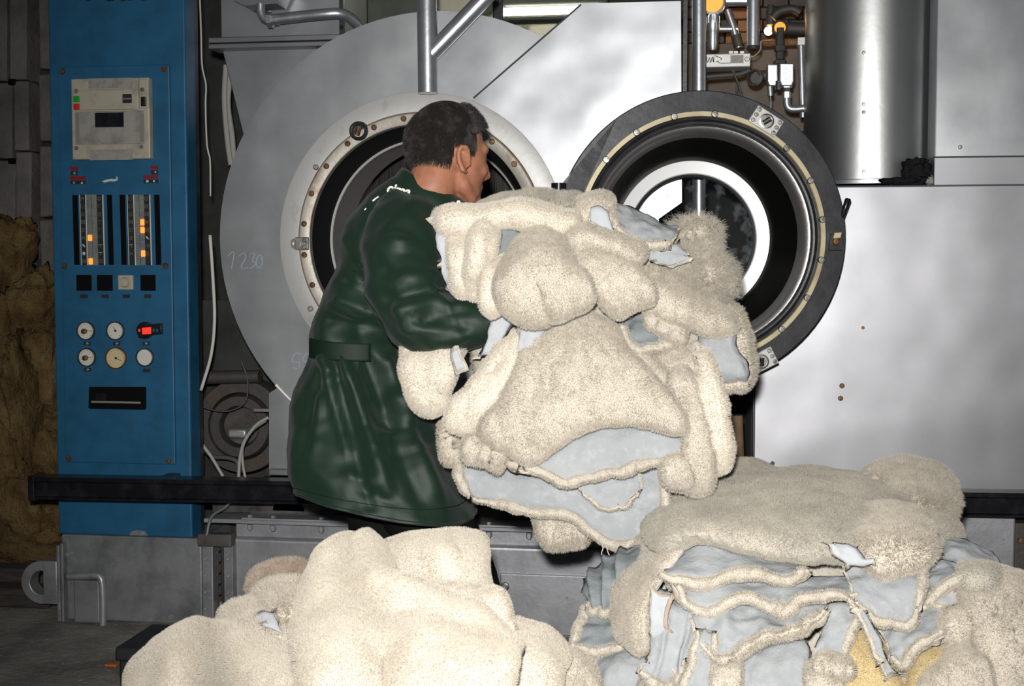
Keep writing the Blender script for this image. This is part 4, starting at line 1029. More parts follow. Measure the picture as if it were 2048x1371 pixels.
FUR_DENS = 300000
SKINS = []
def skin(label, rows, face='fleece', rim='', th=.017, curl=.014, wr=.009, fm='fleece', hm='hide', nu=34, nv=28, hair=.009, group='held', cat='sheepskin', rimr=.011,
         edge='lrtb', seed=None, ext=.008, dens=1.0, wf=9.0, name='sheepskin', ragged=.004, folds=None, lean=.4, clump=.035):
    """rows: photograph polylines (px, py, depth) from the top edge to the bottom edge of the sheet"""
    seed = len(SKINS) + 1 if seed is None else seed
    hair = hair*(.72 if hair < .0125 else .85); rimr = rimr*.88
    G = np.stack([crom([p if len(p) == 3 else (p[0], p[1], 3.0) for p in r], nu) for r in rows], 0)
    G = np.stack([crom(G[:, j], nv) for j in range(nu)], 1)          # nv, nu, 3
    u = np.linspace(0, 1, nu)[None, :]; v = np.linspace(0, 1, nv)[:, None]
    def near(t, w=.22): return np.clip(1 - t/w, 0, 1)**2
    e = np.zeros((nv, nu))
    if 'l' in edge: e = np.maximum(e, near(u)*np.ones_like(v))
    if 'r' in edge: e = np.maximum(e, near(1-u)*np.ones_like(v))
    if 't' in edge: e = np.maximum(e, near(v)*np.ones_like(u))
    if 'b' in edge: e = np.maximum(e, near(1-v)*np.ones_like(u))
    G[..., 2] += curl*e
    W = np.array([[tuple(at(*G[i, j])) for j in range(nu)] for i in range(nv)])
    def normals(W):
        du = np.gradient(W, axis=1); dv = np.gradient(W, axis=0)
        N_ = np.cross(dv, du); N_ /= np.maximum(np.linalg.norm(N_, axis=2), 1e-9)[..., None]
        tocam = np.array(CAM_POS) - W
        if (N_*tocam).sum() < 0: N_ = -N_
        return N_
    Nn = normals(W)
    so = Vector((seed*7.3, seed*1.7, 0))
    D = np.array([[wr*(fbm(Vector(W[i, j]) + so, wf) + .45*fbm(Vector(W[i, j]) + so*2, wf*3, 2)) for j in range(nu)] for i in range(nv)])
    if folds:
        for (u0, v0, u1, v1, wd, amp) in folds:      # a ridge (amp > 0) or crease along a line in (u, v)
            U, Vv = np.broadcast_arrays(u, v)
            tx, ty = u1-u0, v1-v0; ll = tx*tx + ty*ty
            t = np.clip(((U-u0)*tx + (Vv-v0)*ty)/ll, 0, 1)
            dd = np.hypot(U-u0-t*tx, Vv-v0-t*ty)
            D += amp*np.exp(-(dd/wd)**2)
    W = W + Nn*D[..., None]
    # ragged outline
    if ragged:
        for (ii, jj) in [(0, None), (nv-1, None), (None, 0), (None, nu-1)]:
            idx = [(ii, j) for j in range(nu)] if jj is None else [(i, jj) for i in range(nv)]
            inner = (1 if ii == 0 else nv-2) if jj is None else (1 if jj == 0 else nu-2)
            for (i, j) in idx:
                q = W[inner, j] if jj is None else W[i, inner]
                s = ragged*fbm(Vector(W[i, j]) + so, 34, 3)
                dirn = W[i, j]-q; l = np.linalg.norm(dirn)
                if l > 1e-6: W[i, j] += dirn/l*s
    Nn = normals(W)
    base = Vector(W.reshape(-1, 3).mean(0)); base.z = W[..., 2].min()
    t = thing(name, base, label, cat, {'held': 'sheepskins in the armful', 'right': 'sheepskins in the right heap', 'front': 'sheepskins in the front heap'}.get(group, group))
    SKINS.append(t)
    def prof(w=.10):
        a = np.clip(np.minimum(u, 1-u)/w, 0, 1); c = np.clip(np.minimum(v, 1-v)/w, 0, 1)
        return np.sqrt(1-(1-a)**2)*np.sqrt(1-(1-c)**2)
    pr = prof()
    idx = np.arange(nu*nv).reshape(nv, nu)
    quads = [(idx[i, j], idx[i+1, j], idx[i+1, j+1], idx[i, j+1]) for i in range(nv-1) for j in range(nu-1)]
    def two_sheet(A, C):
        n0 = nu*nv
        fs = list(quads) + [tuple(q + n0 for q in f[::-1]) for f in quads]
        ring = list(idx[0]) + list(idx[1:, -1]) + list(idx[-1, -2::-1]) + list(idx[-2:0:-1, 0])
        fs += [(ring[k], ring[(k+1) % len(ring)], ring[(k+1) % len(ring)] + n0, ring[k] + n0) for k in range(len(ring))]
        b = B(); b.add(list(A.reshape(-1, 3)) + list(C.reshape(-1, 3)), fs); return b
    off = np.array(Nn)
    if face == 'fleece':
        A = W + Nn*(pr*th)[..., None]
        fl = two_sheet(A, W - Nn*.003).build('fleece', fm, t, ang=180)
        two_sheet(W - Nn*.0035, W - Nn*.006).build('hide', hm, t, ang=180)
        F = quads; V = A.reshape(-1, 3)
    else:
        hd = two_sheet(W, W - Nn*.004).build('hide', hm, t, ang=180)
        # fleece behind, reaching a little beyond the hide's edge
        c0 = W.mean((0, 1))
        E = W.copy()
        for sl, inn in (((0, slice(None)), (1, slice(None))), ((-1, slice(None)), (-2, slice(None))), ((slice(None), 0), (slice(None), 1)), ((slice(None), -1), (slice(None), -2))):
            dd = W[sl]-W[inn]; dd /= np.maximum(np.linalg.norm(dd, axis=1), 1e-9)[:, None]; E[sl] = E[sl] + dd*ext
        bk = two_sheet(E - Nn*.0045, E - Nn*(.006 + th*pr)[..., None])
        V, F = [], []
        for ed in rim:
            line = {'t': W[0], 'b': W[-1], 'l': W[:, 0], 'r': W[:, -1]}[ed]
            nl = {'t': Nn[0], 'b': Nn[-1], 'l': Nn[:, 0], 'r': Nn[:, -1]}[ed]
            inn = {'t': W[1], 'b': W[-2], 'l': W[:, 1], 'r': W[:, -2]}[ed]
            od = line-inn; od /= np.maximum(np.linalg.norm(od, axis=1), 1e-9)[:, None]
            m_ = len(line)*2
            path = crom(line + od*rimr*.35 + nl*rimr*.25, m_)
            rr = np.array([rimr*(1 + .28*fbm(Vector(p) + so, 22, 3))*(.35 + .65*min(1, 5*min(q, m_-1-q)/m_ + .1)) for q, p in enumerate(path)])
            k0 = len(bk.v); nr = 9
            bk.tube([Vector(p) for p in path], list(rr), nr)
            V0 = np.array(bk.v[k0:]);
            f0 = np.array([(i*nr+k, i*nr+(k+1) % nr, (i+1)*nr+(k+1) % nr, (i+1)*nr+k) for i in range(m_-1) for k in range(nr)])
            # keep the side outward
            F.append(f0 + (0 if not V else sum(len(x) for x in V))); V.append(V0)
        fl = bk.build('fleece', fm, t, ang=180)
        if V: V = np.vstack(V); F = np.vstack(F)
    if hair and len(F):
        V = np.asarray(V); F = np.asarray(F)
        P, n_ = sample_faces(V, F, FUR_DENS*dens, seed)
        if face == 'fleece':
            tocam = np.array(CAM_POS)-P
            if (n_*tocam).sum() < 0: n_ = -n_
        else:
            cc = np.array([V[f].mean(0) for f in F[:1]])
            # tube normals: point away from the tube axis
            pass
        wool('wool_fibres', t, P, n_, hair if face == 'fleece' else hair*.75, fm + '_fibre', seed, lean=lean, clump=clump)
    return t
# ------------------------------------------------------------------ heap of sheepskins at the right
def Y_(pts, *ys):
    """give a polyline its depth: one value, or left .. right"""
    n = len(pts)
    return [(p[0], p[1], float(np.interp(i/max(n-1, 1), np.linspace(0, 1, len(ys)), ys))) for i, p in enumerate(pts)]
R = dict(group='right')
skin('broad fleece spread under the whole right heap down to the floor', [Y_([(1270, 1335), (1500, 1335), (1800, 1335), (2040, 1310)], 2.62), Y_([(1235, 1500), (1500, 1520), (1800, 1520), (2080, 1500)], 2.5), Y_([(1215, 1760), (1500, 1790), (1800, 1790), (2110, 1790)], 2.42)], th=.05, hair=0, fm='fleece_grey', **R)
skin('grey fleece packed in the middle of the right heap', [Y_([(1300, 1075), (1560, 1060), (1850, 1080)], 2.85), Y_([(1230, 1200), (1560, 1200), (1960, 1190)], 2.74), Y_([(1240, 1400), (1560, 1400), (2010, 1390)], 2.66)], fm='fleece_grey', hair=.008, dens=.3, **R)
skin('long-haired fleece tuft at the back right of the right heap', [Y_([(1735, 962), (1790, 944), (1825, 948), (1872, 975)], 3.22), Y_([(1745, 985), (1800, 975), (1860, 985), (1896, 1003)], 3.12), Y_([(1790, 1010), (1850, 1012), (1892, 1032)], 3.02), Y_([(1810, 1040), (1850, 1048), (1882, 1060)], 2.98)], hair=.020, th=.04, **R)
skin('greenish grey fleece shoulder below the long-haired tuft', [Y_([(1815, 1035), (1865, 1045), (1896, 1062)], 2.98), Y_([(1835, 1075), (1880, 1090), (1903, 1102)], 2.86), Y_([(1845, 1118), (1880, 1122), (1903, 1112)], 2.80)], fm='fleece_grey', th=.03, **R)
skin('pointed pale hide sticking out to the right of the heap', [Y_([(1885, 1075), (1930, 1075), (1970, 1095)], 2.82), Y_([(1888, 1110), (1950, 1115), (2008, 1130)], 2.76), Y_([(1898, 1132), (1960, 1140), (2018, 1143)], 2.72)], face='hide', rim='b', hm='hide', rimr=.008, **R)
skin('large smooth grey-cream fleece lying fur-up across the top of the right heap',
     [Y_([(1335, 968), (1400, 946), (1470, 931), (1560, 945), (1680, 955), (1790, 968)], 3.34), Y_([(1300, 1008), (1400, 985), (1560, 975), (1700, 985), (1828, 1012)], 3.06),
      Y_([(1285, 1055), (1400, 1028), (1560, 1020), (1720, 1036), (1850, 1062)], 2.82, 2.80, 2.80), Y_([(1300, 1095), (1400, 1056), (1540, 1068), (1720, 1085), (1862, 1098)], 2.66),
      Y_([(1345, 1112), (1401, 1085), (1510, 1109), (1596, 1123), (1686, 1128), (1768, 1141), (1850, 1128)], 2.60)],
     fm='fleece_grey', th=.03, curl=.02, nu=48, nv=40, wr=.009, hair=.009, lean=.9, edge='b', **R)
skin('fleece tongue hanging down the left side of the right heap',
     [Y_([(1345, 965), (1395, 975), (1440, 990)], 3.22, 3.12, 3.02), Y_([(1300, 1020), (1350, 1025), (1405, 1035)], 3.02, 2.92, 2.80), Y_([(1262, 1100), (1312, 1095), (1372, 1086)], 2.84, 2.74, 2.63), Y_([(1236, 1160), (1280, 1158), (1326, 1146)], 2.74, 2.64, 2.585),
      Y_([(1228, 1215), (1264, 1216), (1302, 1205)], 2.66, 2.58, 2.555), Y_([(1234, 1255), (1266, 1260), (1300, 1255)], 2.62, 2.555, 2.54), Y_([(1258, 1292), (1276, 1312), (1298, 1304)], 2.58, 2.54, 2.53)], fm='fleece', hair=.009, lean=.7, edge='lb', nv=40, th=.012, **R)
skin('small white hide corner turned out at the front of the top fleece', [Y_([(1655, 1086), (1690, 1085), (1715, 1092)], 2.56), Y_([(1672, 1108), (1705, 1112), (1728, 1118)], 2.55), Y_([(1695, 1130), (1720, 1132), (1744, 1122)], 2.545)], face='hide', hm='hide_white', curl=.005, hair=0, th=.006, **R)
skin('fluffy round fleece corner at the right front of the top fleece', [Y_([(1690, 1070), (1760, 1030), (1840, 1045)], 2.80, 2.84, 2.82), Y_([(1712, 1100), (1785, 1082), (1862, 1092)], 2.63), Y_([(1748, 1132), (1790, 1144), (1854, 1124)], 2.578)], fm='fleece', hair=.014, th=.03, **R)
skin('pale hide with thick fleece edge directly under the top fleece', [Y_([(1352, 1100), (1410, 1080), (1510, 1098), (1612, 1118)], 2.66), Y_([(1338, 1128), (1420, 1124), (1520, 1128), (1616, 1132)], 2.60),
      Y_([(1318, 1148), (1370, 1158), (1420, 1161), (1465, 1147), (1520, 1145), (1575, 1154), (1618, 1137)], 2.555)], face='hide', rim='b', rimr=.013, curl=.01, nu=40, wr=.006, **R)
skin('pale hide with wavy fleece edge, second layer at the front', [Y_([(1330, 1150), (1450, 1146), (1580, 1146), (1715, 1150)], 2.62), Y_([(1345, 1175), (1450, 1172), (1580, 1175), (1716, 1172)], 2.575),
      Y_([(1355, 1172), (1366, 1196), (1400, 1216), (1428, 1217), (1462, 1197), (1505, 1193), (1560, 1219), (1602, 1197), (1650, 1191), (1716, 1190)], 2.535)], face='hide', rim='b', rimr=.012, curl=.008, nu=48, wr=.006, **R)
skin('creased pale hide with hanging fleece edge, third layer at the front', [Y_([(1365, 1195), (1450, 1192), (1560, 1198), (1655, 1190)], 2.60), Y_([(1385, 1235), (1470, 1235), (1560, 1235), (1650, 1215)], 2.54),
      Y_([(1398, 1285), (1437, 1316), (1482, 1300), (1530, 1275), (1580, 1264), (1622, 1250), (1650, 1220)], 2.49)], face='hide', rim='b', rimr=.011, curl=.006, nu=44, wr=.010, folds=[(.25, 0, .2, 1, .06, .012), (.55, 0, .5, 1, .05, .010), (.8, 0, .85, 1, .05, .008)], hair=.014, **R)
skin('square pale hide flap hanging at the right centre of the heap', [Y_([(1688, 1122), (1760, 1130), (1843, 1128)], 2.62), Y_([(1704, 1170), (1770, 1178), (1840, 1176)], 2.545), Y_([(1714, 1200), (1738, 1226), (1762, 1240), (1800, 1247), (1822, 1243), (1836, 1215)], 2.51)], face='hide', rim='rb', rimr=.009, curl=.008, **R)
skin('small pale hide with slanting fleece edge right of the square flap', [Y_([(1838, 1130), (1880, 1118), (1922, 1122)], 2.68), Y_([(1842, 1168), (1880, 1155), (1918, 1140)], 2.62), Y_([(1845, 1211), (1868, 1190), (1905, 1155), (1928, 1142)], 2.575)], face='hide', rim='b', rimr=.010, curl=.006, **R)
skin('little triangular hide tucked beside the slanting fleece edge', [Y_([(1895, 1170), (1912, 1160), (1925, 1172)], 2.61), Y_([(1880, 1190), (1905, 1190), (1930, 1195)], 2.59), Y_([(1866, 1206), (1900, 1216), (1932, 1208)], 2.575)], face='hide', rim='rb', rimr=.008, curl=.004, **R)
skin('big grey fleece hanging at the far right of the heap', [Y_([(1925, 1148), (1985, 1148), (2030, 1172)], 2.70), Y_([(1932, 1190), (1990, 1195), (2052, 1210)], 2.60), Y_([(1955, 1255), (2010, 1265), (2066, 1280)], 2.54), Y_([(1980, 1320), (2030, 1330), (2080, 1340)], 2.50), Y_([(1990, 1420), (2040, 1420), (2095, 1420)], 2.47)], fm='fleece', th=.04, **R)
skin('curled grey fleece lip at the top of the far right fleece', [Y_([(1925, 1142), (1960, 1138), (1990, 1150)], 2.62), Y_([(1935, 1165), (1962, 1160), (1985, 1165)], 2.58), Y_([(1945, 1182), (1965, 1186), (1980, 1178)], 2.58)], fm='fleece_grey', th=.02, **R)
skin('pale hide under the square flap with frayed lower edge', [Y_([(1748, 1232), (1830, 1212), (1888, 1205)], 2.60), Y_([(1768, 1272), (1840, 1255), (1884, 1245)], 2.53), Y_([(1784, 1308), (1808, 1326), (1832, 1296), (1878, 1268)], 2.49)], face='hide', rim='rb', rimr=.010, curl=.006, **R)
skin('yellowed fleece showing inside the arch of hide', [Y_([(1700, 1262), (1735, 1268), (1765, 1300)], 2.56), Y_([(1688, 1318), (1735, 1325), (1782, 1345)], 2.51), Y_([(1685, 1410), (1740, 1410), (1812, 1410)], 2.48)], fm='fleece_yellow', hair=.007, **R)
skin('arched pale hide with furry edge above the yellowed fleece', [Y_([(1655, 1205), (1695, 1200), (1735, 1218)], 2.56), Y_([(1645, 1250), (1678, 1248), (1712, 1240)], 2.52), Y_([(1632, 1300), (1655, 1306), (1685, 1308)], 2.49)], face='hide', rim='r', rimr=.011, curl=.006, **R)
skin('narrow grey hide strip dangling over the yellowed fleece', [Y_([(1700, 1198), (1720, 1205)], 2.52), Y_([(1733, 1258), (1748, 1256)], 2.49), Y_([(1756, 1318), (1774, 1314)], 2.47), Y_([(1774, 1352), (1794, 1346)], 2.465)], face='hide', rim='l', rimr=.005, curl=.003, th=.01, nu=10, **R)
skin('shaggy fleece knot at the foot of the hide arch', [Y_([(1632, 1312), (1660, 1300), (1700, 1318)], 2.48), Y_([(1628, 1335), (1665, 1335), (1708, 1340)], 2.455), Y_([(1640, 1355), (1672, 1358), (1700, 1352)], 2.46)], hair=.011, th=.008, edge='t', **R)
skin('amber-stained fleece scrap below the frayed hide', [Y_([(1834, 1318), (1872, 1302), (1892, 1290)], 2.54), Y_([(1828, 1350), (1870, 1335), (1892, 1318)], 2.51), Y_([(1822, 1400), (1880, 1400), (1902, 1380)], 2.48)], fm='fleece_yellow', hair=.008, **R)
skin('smooth fleece bulging at the bottom right of the heap', [Y_([(1850, 1342), (1895, 1298), (1962, 1290)], 2.52), Y_([(1838, 1378), (1900, 1352), (1985, 1345)], 2.46), Y_([(1835, 1440), (1900, 1440), (2010, 1440)], 2.43)], th=.012, edge='t', **R)
skin('small round fleece knob right of the frayed hide', [Y_([(1900, 1240), (1925, 1230), (1945, 1242)], 2.56), Y_([(1898, 1262), (1925, 1258), (1950, 1264)], 2.53), Y_([(1905, 1282), (1925, 1290), (1942, 1282)], 2.54)], th=.03, nu=14, nv=12, **R)
skin('smooth lilac-grey hide at the bottom centre of the heap', [Y_([(1470, 1310), (1530, 1285), (1610, 1275)], 2.54), Y_([(1478, 1350), (1540, 1345), (1622, 1340)], 2.49), Y_([(1478, 1440), (1540, 1440), (1622, 1440)], 2.47)], face='hide', curl=.01, hair=0, **R)
skin('cream fleece fold at the bottom left of the lilac hide', [Y_([(1430, 1318), (1455, 1312), (1482, 1325)], 2.50), Y_([(1422, 1360), (1455, 1360), (1484, 1365)], 2.465), Y_([(1415, 1440), (1455, 1440), (1486, 1440)], 2.45)], th=.010, edge='t', nu=16, **R)
skin('cream fleece fold at the bottom right of the lilac hide', [Y_([(1608, 1325), (1635, 1318), (1662, 1345)], 2.49), Y_([(1610, 1365), (1645, 1362), (1690, 1375)], 2.455), Y_([(1610, 1440), (1650, 1440), (1700, 1440)], 2.44)], th=.010, edge='t', nu=16, **R)
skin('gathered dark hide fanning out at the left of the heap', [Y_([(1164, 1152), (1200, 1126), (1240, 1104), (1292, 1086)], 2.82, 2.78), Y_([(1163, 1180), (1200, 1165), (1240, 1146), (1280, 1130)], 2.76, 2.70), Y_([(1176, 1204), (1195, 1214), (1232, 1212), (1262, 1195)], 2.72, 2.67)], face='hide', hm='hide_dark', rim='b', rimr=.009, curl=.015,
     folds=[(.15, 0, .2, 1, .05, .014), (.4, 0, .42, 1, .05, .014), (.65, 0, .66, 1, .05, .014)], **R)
skin('dark hide with fleece edge, second from the top on the left side', [Y_([(1172, 1212), (1200, 1212), (1240, 1208)], 2.74), Y_([(1158, 1252), (1200, 1258), (1250, 1255)], 2.68), Y_([(1150, 1288), (1190, 1298), (1252, 1288)], 2.64)], face='hide', hm='hide_dark', rim='bl', rimr=.010, curl=.012, **R)
skin('pale hide low on the left side of the heap', [Y_([(1172, 1306), (1215, 1296), (1268, 1288)], 2.66), Y_([(1190, 1345), (1240, 1332), (1290, 1320)], 2.60), Y_([(1215, 1420), (1260, 1420), (1310, 1420)], 2.55)], face='hide', rim='l', rimr=.011, curl=.010, **R)
skin('folded pale hide drooping below the fleece tongue', [Y_([(1300, 1168), (1345, 1180), (1400, 1198)], 2.62), Y_([(1302, 1235), (1350, 1240), (1405, 1262)], 2.555), Y_([(1298, 1305), (1340, 1312), (1388, 1296)], 2.525), Y_([(1284, 1338), (1318, 1362), (1345, 1366), (1374, 1325)], 2.51)], face='hide', rim='b', rimr=.011, curl=.006, folds=[(.7, 0, .75, 1, .06, .012), (.3, .2, .25, 1, .06, .008)], **R)
skin('narrow hide flap with brown singed edge beside the fleece tongue', [Y_([(1302, 1176), (1322, 1190), (1342, 1190)], 2.545), Y_([(1300, 1232), (1316, 1240), (1332, 1228)], 2.535), Y_([(1300, 1262), (1312, 1284), (1332, 1264)], 2.53)], face='hide', hm='hide_white', rim='r', rimr=.005, fm='fleece_tan', curl=.002, th=.008, hair=0, nu=12, **R)
skin('upright hide fold with fleece edges left of the cream bottom fold', [Y_([(1398, 1262), (1410, 1255), (1424, 1268)], 2.50), Y_([(1384, 1312), (1405, 1310), (1428, 1312)], 2.48), Y_([(1352, 1420), (1390, 1420), (1424, 1420)], 2.46)], face='hide', rim='lr', rimr=.009, curl=.006, nu=14, **R)
# ------------------------------------------------------------------ heap of sheepskins in front, on a black trolley
Fg = dict(group='front')
zdk = .425
xl = at(330, 1275, 2.7).x; xr = at(1110, 1300, 2.5).x
tr = thing('crate', ((xl+xr)/2, 2.6, 0), 'low black crate under the cream sheepskins in the foreground', 'crate')
Y0c = 2.47
b = B(); b.box(xl, xr, Y0c, 2.64, .04, zdk - .012); b.build('crate_body', 'black_rubber', tr, bevel=.006)
b = B(); b.box(xl - .006, xr + .006, Y0c - .006, 2.646, zdk - .03, zdk); b.build('crate_rim', 'black_rubber', tr, bevel=.006, seg=3)
for sx in (xl + .05, xr - .05):
    for sy in (Y0c + .05, 2.58):
        b = B(); b.box(sx - .035, sx + .035, sy - .035, sy + .035, 0, .041); b.build('foot', 'black_rubber', tr, bevel=.004)
skin('tan-brown fleece peeping out at the back left of the front heap', [Y_([(503, 1163), (540, 1136), (580, 1130), (622, 1140)], 2.70), Y_([(503, 1190), (550, 1172), (600, 1166), (627, 1165)], 2.64), Y_([(512, 1205), (560, 1200), (610, 1200)], 2.60)], fm='fleece_tan', hair=.013, **Fg)
skin('yellowish shaggy fleece wad below the tan-brown fleece', [Y_([(525, 1195), (560, 1182), (598, 1180)], 2.62), Y_([(540, 1220), (575, 1220), (606, 1214)], 2.56), Y_([(560, 1250), (585, 1255), (604, 1248)], 2.54)], hair=.020, fm='fleece_cream', th=.03, **Fg)
skin('white hide scrap between tan fleece and the large cream fleece', [Y_([(596, 1168), (612, 1152), (624, 1144)], 2.60), Y_([(585, 1186), (604, 1184), (624, 1178)], 2.585), Y_([(598, 1206), (606, 1208), (618, 1205)], 2.575)], face='hide', hm='hide_white', curl=.004, hair=0, th=.008, nu=12, nv=10, **Fg)
skin('grey-cream fleece curl at the left back of the front heap', [Y_([(445, 1228), (480, 1213), (520, 1208), (562, 1222)], 2.60), Y_([(446, 1255), (500, 1248), (550, 1252), (594, 1262)], 2.53), Y_([(470, 1285), (530, 1285), (570, 1292), (600, 1300)], 2.48)], fm='fleece_cream', hair=.014, **Fg)
skin('white hide patch curling out of the grey-cream fleece', [Y_([(498, 1240), (522, 1220), (546, 1222)], 2.505), Y_([(515, 1246), (535, 1240), (556, 1246)], 2.495), Y_([(530, 1252), (548, 1258), (568, 1270)], 2.485)], face='hide', hm='hide_white', curl=.004, hair=0, th=.008, nu=12, nv=10, **Fg)
skin('cream fleece with soft folds standing behind the large cream fleece', [Y_([(762, 1124), (826, 1090), (894, 1069), (935, 1071), (970, 1084)], 2.68), Y_([(768, 1165), (850, 1135), (920, 1122), (972, 1132)], 2.60), Y_([(790, 1205), (880, 1192), (940, 1190), (984, 1180)], 2.53), Y_([(830, 1230), (920, 1235), (980, 1240), (1020, 1232)], 2.46), Y_([(860, 1260), (940, 1268), (1000, 1275), (1034, 1256)], 2.42)],
     fm='fleece_cream', hair=.008, th=.03, nu=40, nv=34, folds=[(.0, .30, .75, .52, .07, -.045), (.15, .05, .6, .25, .10, .022), (.2, .66, 1, .80, .08, .026)], wr=.005, **Fg)
skin('small cream fleece slipping off the right of the front heap', [Y_([(1020, 1240), (1090, 1256), (1136, 1292)], 2.50), Y_([(1025, 1285), (1085, 1298), (1128, 1330)], 2.42), Y_([(1022, 1340), (1080, 1345), (1112, 1375)], 2.36), Y_([(1020, 1440), (1085, 1440), (1118, 1440)], 2.30)], fm='fleece_cream', **Fg)
skin('plain cream fleece end between the two heaps', [Y_([(1128, 1310), (1150, 1304), (1176, 1325)], 2.52), Y_([(1122, 1375), (1155, 1372), (1196, 1378)], 2.46), Y_([(1118, 1450), (1160, 1450), (1212, 1450)], 2.42)], fm='fleece', nu=16, **Fg)
skin('cream fleece folded into a hollow at the left of the front heap', [
      [(256, 1352, 2.34), (305, 1300, 2.42), (360, 1256, 2.48), (405, 1236, 2.50), (455, 1250, 2.50), (545, 1286, 2.40), (604, 1330, 2.32)],
      [(250, 1392, 2.28), (310, 1350, 2.30), (365, 1318, 2.31), (428, 1302, 2.53), (480, 1322, 2.35), (550, 1350, 2.28), (610, 1385, 2.22)],
      [(252, 1480, 2.22), (310, 1450, 2.20), (365, 1440, 2.20), (450, 1430, 2.55), (505, 1440, 2.26), (560, 1450, 2.18), (622, 1460, 2.15)]],
     fm='fleece_cream', hair=.008, th=.021, nu=56, nv=32, wr=.004, curl=.02, **Fg)
skin('large cream fleece peaked at the top of the front heap', [Y_([(690, 1086), (714, 1069), (738, 1062), (757, 1086)], 2.60), Y_([(638, 1128), (690, 1112), (742, 1108), (766, 1134)], 2.52), Y_([(602, 1200), (680, 1182), (765, 1175), (845, 1212)], 2.42), Y_([(582, 1284), (700, 1256), (830, 1244), (940, 1258), (1034, 1276)], 2.30), Y_([(592, 1335), (720, 1322), (850, 1320), (980, 1318), (1040, 1312)], 2.22), Y_([(600, 1440), (720, 1440), (860, 1440), (980, 1440), (1022, 1420)], 2.12)],
     fm='fleece_cream', hair=.008, th=.023, nu=56, nv=44, wr=.006, folds=[(.45, .12, .38, .9, .09, -.026), (.2, .2, .15, .8, .10, .014), (.62, .3, .95, .52, .08, .022), (.5, .45, .9, .7, .07, -.014)], **Fg)
skin('little white hide corner at the bottom edge of the large cream fleece', [Y_([(628, 1368), (665, 1356), (700, 1362)], 2.165), Y_([(630, 1385), (665, 1380), (704, 1385)], 2.155), Y_([(640, 1430), (670, 1430), (705, 1430)], 2.12)], face='hide', hm='hide_white', curl=.003, hair=0, th=.008, nu=12, nv=10, **Fg)
# ------------------------------------------------------------------ the armful of sheepskins the man carries
H = dict(group='held')
skin('grey fleece at the core of the carried armful', [Y_([(905, 455), (1100, 440), (1330, 470)], 3.02), Y_([(930, 640), (1160, 640), (1440, 650)], 2.98), Y_([(950, 800), (1160, 800), (1400, 800)], 2.98), Y_([(940, 940), (1150, 950), (1390, 930)], 2.97)], fm='fleece_grey', hair=.008, dens=.35, **H)
skin('curly long-wool fleece bursting out at the upper right of the armful', [Y_([(1345, 466), (1370, 448), (1400, 455), (1424, 472)], 3.05), Y_([(1362, 498), (1400, 490), (1428, 500)], 2.99), Y_([(1335, 532), (1380, 522), (1420, 528), (1436, 535)], 2.965), Y_([(1340, 562), (1385, 572), (1420, 575), (1440, 565)], 2.955), Y_([(1375, 592), (1405, 598), (1432, 590)], 2.97)], hair=.034, th=.012, wr=.035, wf=20, fm='fleece', lean=1.0, clump=1.1, dens=.8, **H)
skin('wispy grey wool tuft beside the porthole glass', [Y_([(1422, 530), (1445, 522), (1462, 536)], 2.98), Y_([(1420, 555), (1448, 552), (1470, 560)], 2.96), Y_([(1418, 590), (1438, 588), (1456, 580)], 2.97)], hair=.028, th=.02, wr=.015, fm='fleece_grey', lean=1.2, clump=1.2, nu=14, nv=12, dens=.6, **H)
skin('fleece edge showing behind the right-hand hide of the armful', [Y_([(1436, 602), (1455, 606), (1470, 625)], 3.0), Y_([(1450, 660), (1468, 655), (1484, 664)], 2.99), Y_([(1462, 720), (1480, 715), (1494, 716)], 2.98), Y_([(1470, 765), (1485, 775), (1504, 745)], 2.98)], hair=.014, nu=14, **H)
skin('thick fleece ridge running down to the right of the armful', [Y_([(1296, 528), (1340, 556), (1385, 584), (1430, 604), (1470, 640)], 2.93, 2.96), Y_([(1294, 575), (1340, 602), (1390, 628), (1440, 643), (1472, 660)], 2.87, 2.93), Y_([(1288, 622), (1335, 646), (1383, 657), (1415, 663), (1450, 655)], 2.88, 2.93)], **H)
skin('blue-grey hide panel at the right flank of the armful', [Y_([(1394, 645), (1436, 640), (1470, 650)], 2.95), Y_([(1400, 700), (1445, 700), (1480, 692)], 2.92), Y_([(1420, 745), (1460, 750), (1500, 736)], 2.91), Y_([(1432, 762), (1465, 768), (1494, 764)], 2.92)], face='hide', rim='b', rimr=.013, curl=.02, hair=.016, **H)
skin('shadowed hide pocket in the right middle of the armful', [Y_([(1240, 640), (1290, 626), (1335, 648)], 2.93), Y_([(1250, 660), (1300, 655), (1350, 668)], 2.90), Y_([(1240, 652), (1264, 690), (1300, 694), (1354, 684)], 2.87)], face='hide', hm='hide_dark', rim='b', rimr=.012, curl=.006, **H)  # the pocket's shade is put into the darker hide colour
skin('thin fleece strip over the shadowed hide pocket', [Y_([(1282, 618), (1320, 636), (1365, 655)], 2.90), Y_([(1292, 634), (1325, 652), (1365, 668)], 2.87), Y_([(1302, 648), (1332, 666), (1362, 680)], 2.88)], th=.014, nu=20, nv=10, **H)
skin('folded fleece wall behind the hanging fleece straps', [Y_([(1248, 692), (1300, 704), (1392, 682)], 2.90), Y_([(1300, 745), (1350, 752), (1408, 735)], 2.86), Y_([(1350, 810), (1380, 822), (1415, 810)], 2.85), Y_([(1372, 872), (1395, 876), (1418, 868)], 2.86)], folds=[(.3, 0, .35, 1, .12, -.02)], **H)
skin('small pale hide pocket under the turned-back hide at the upper right', [Y_([(1284, 498), (1328, 488), (1355, 486)], 2.90), Y_([(1296, 512), (1338, 506), (1370, 502)], 2.895), Y_([(1310, 526), (1345, 526), (1380, 516)], 2.89)], face='hide', curl=.004, hair=0, th=.01, **H)
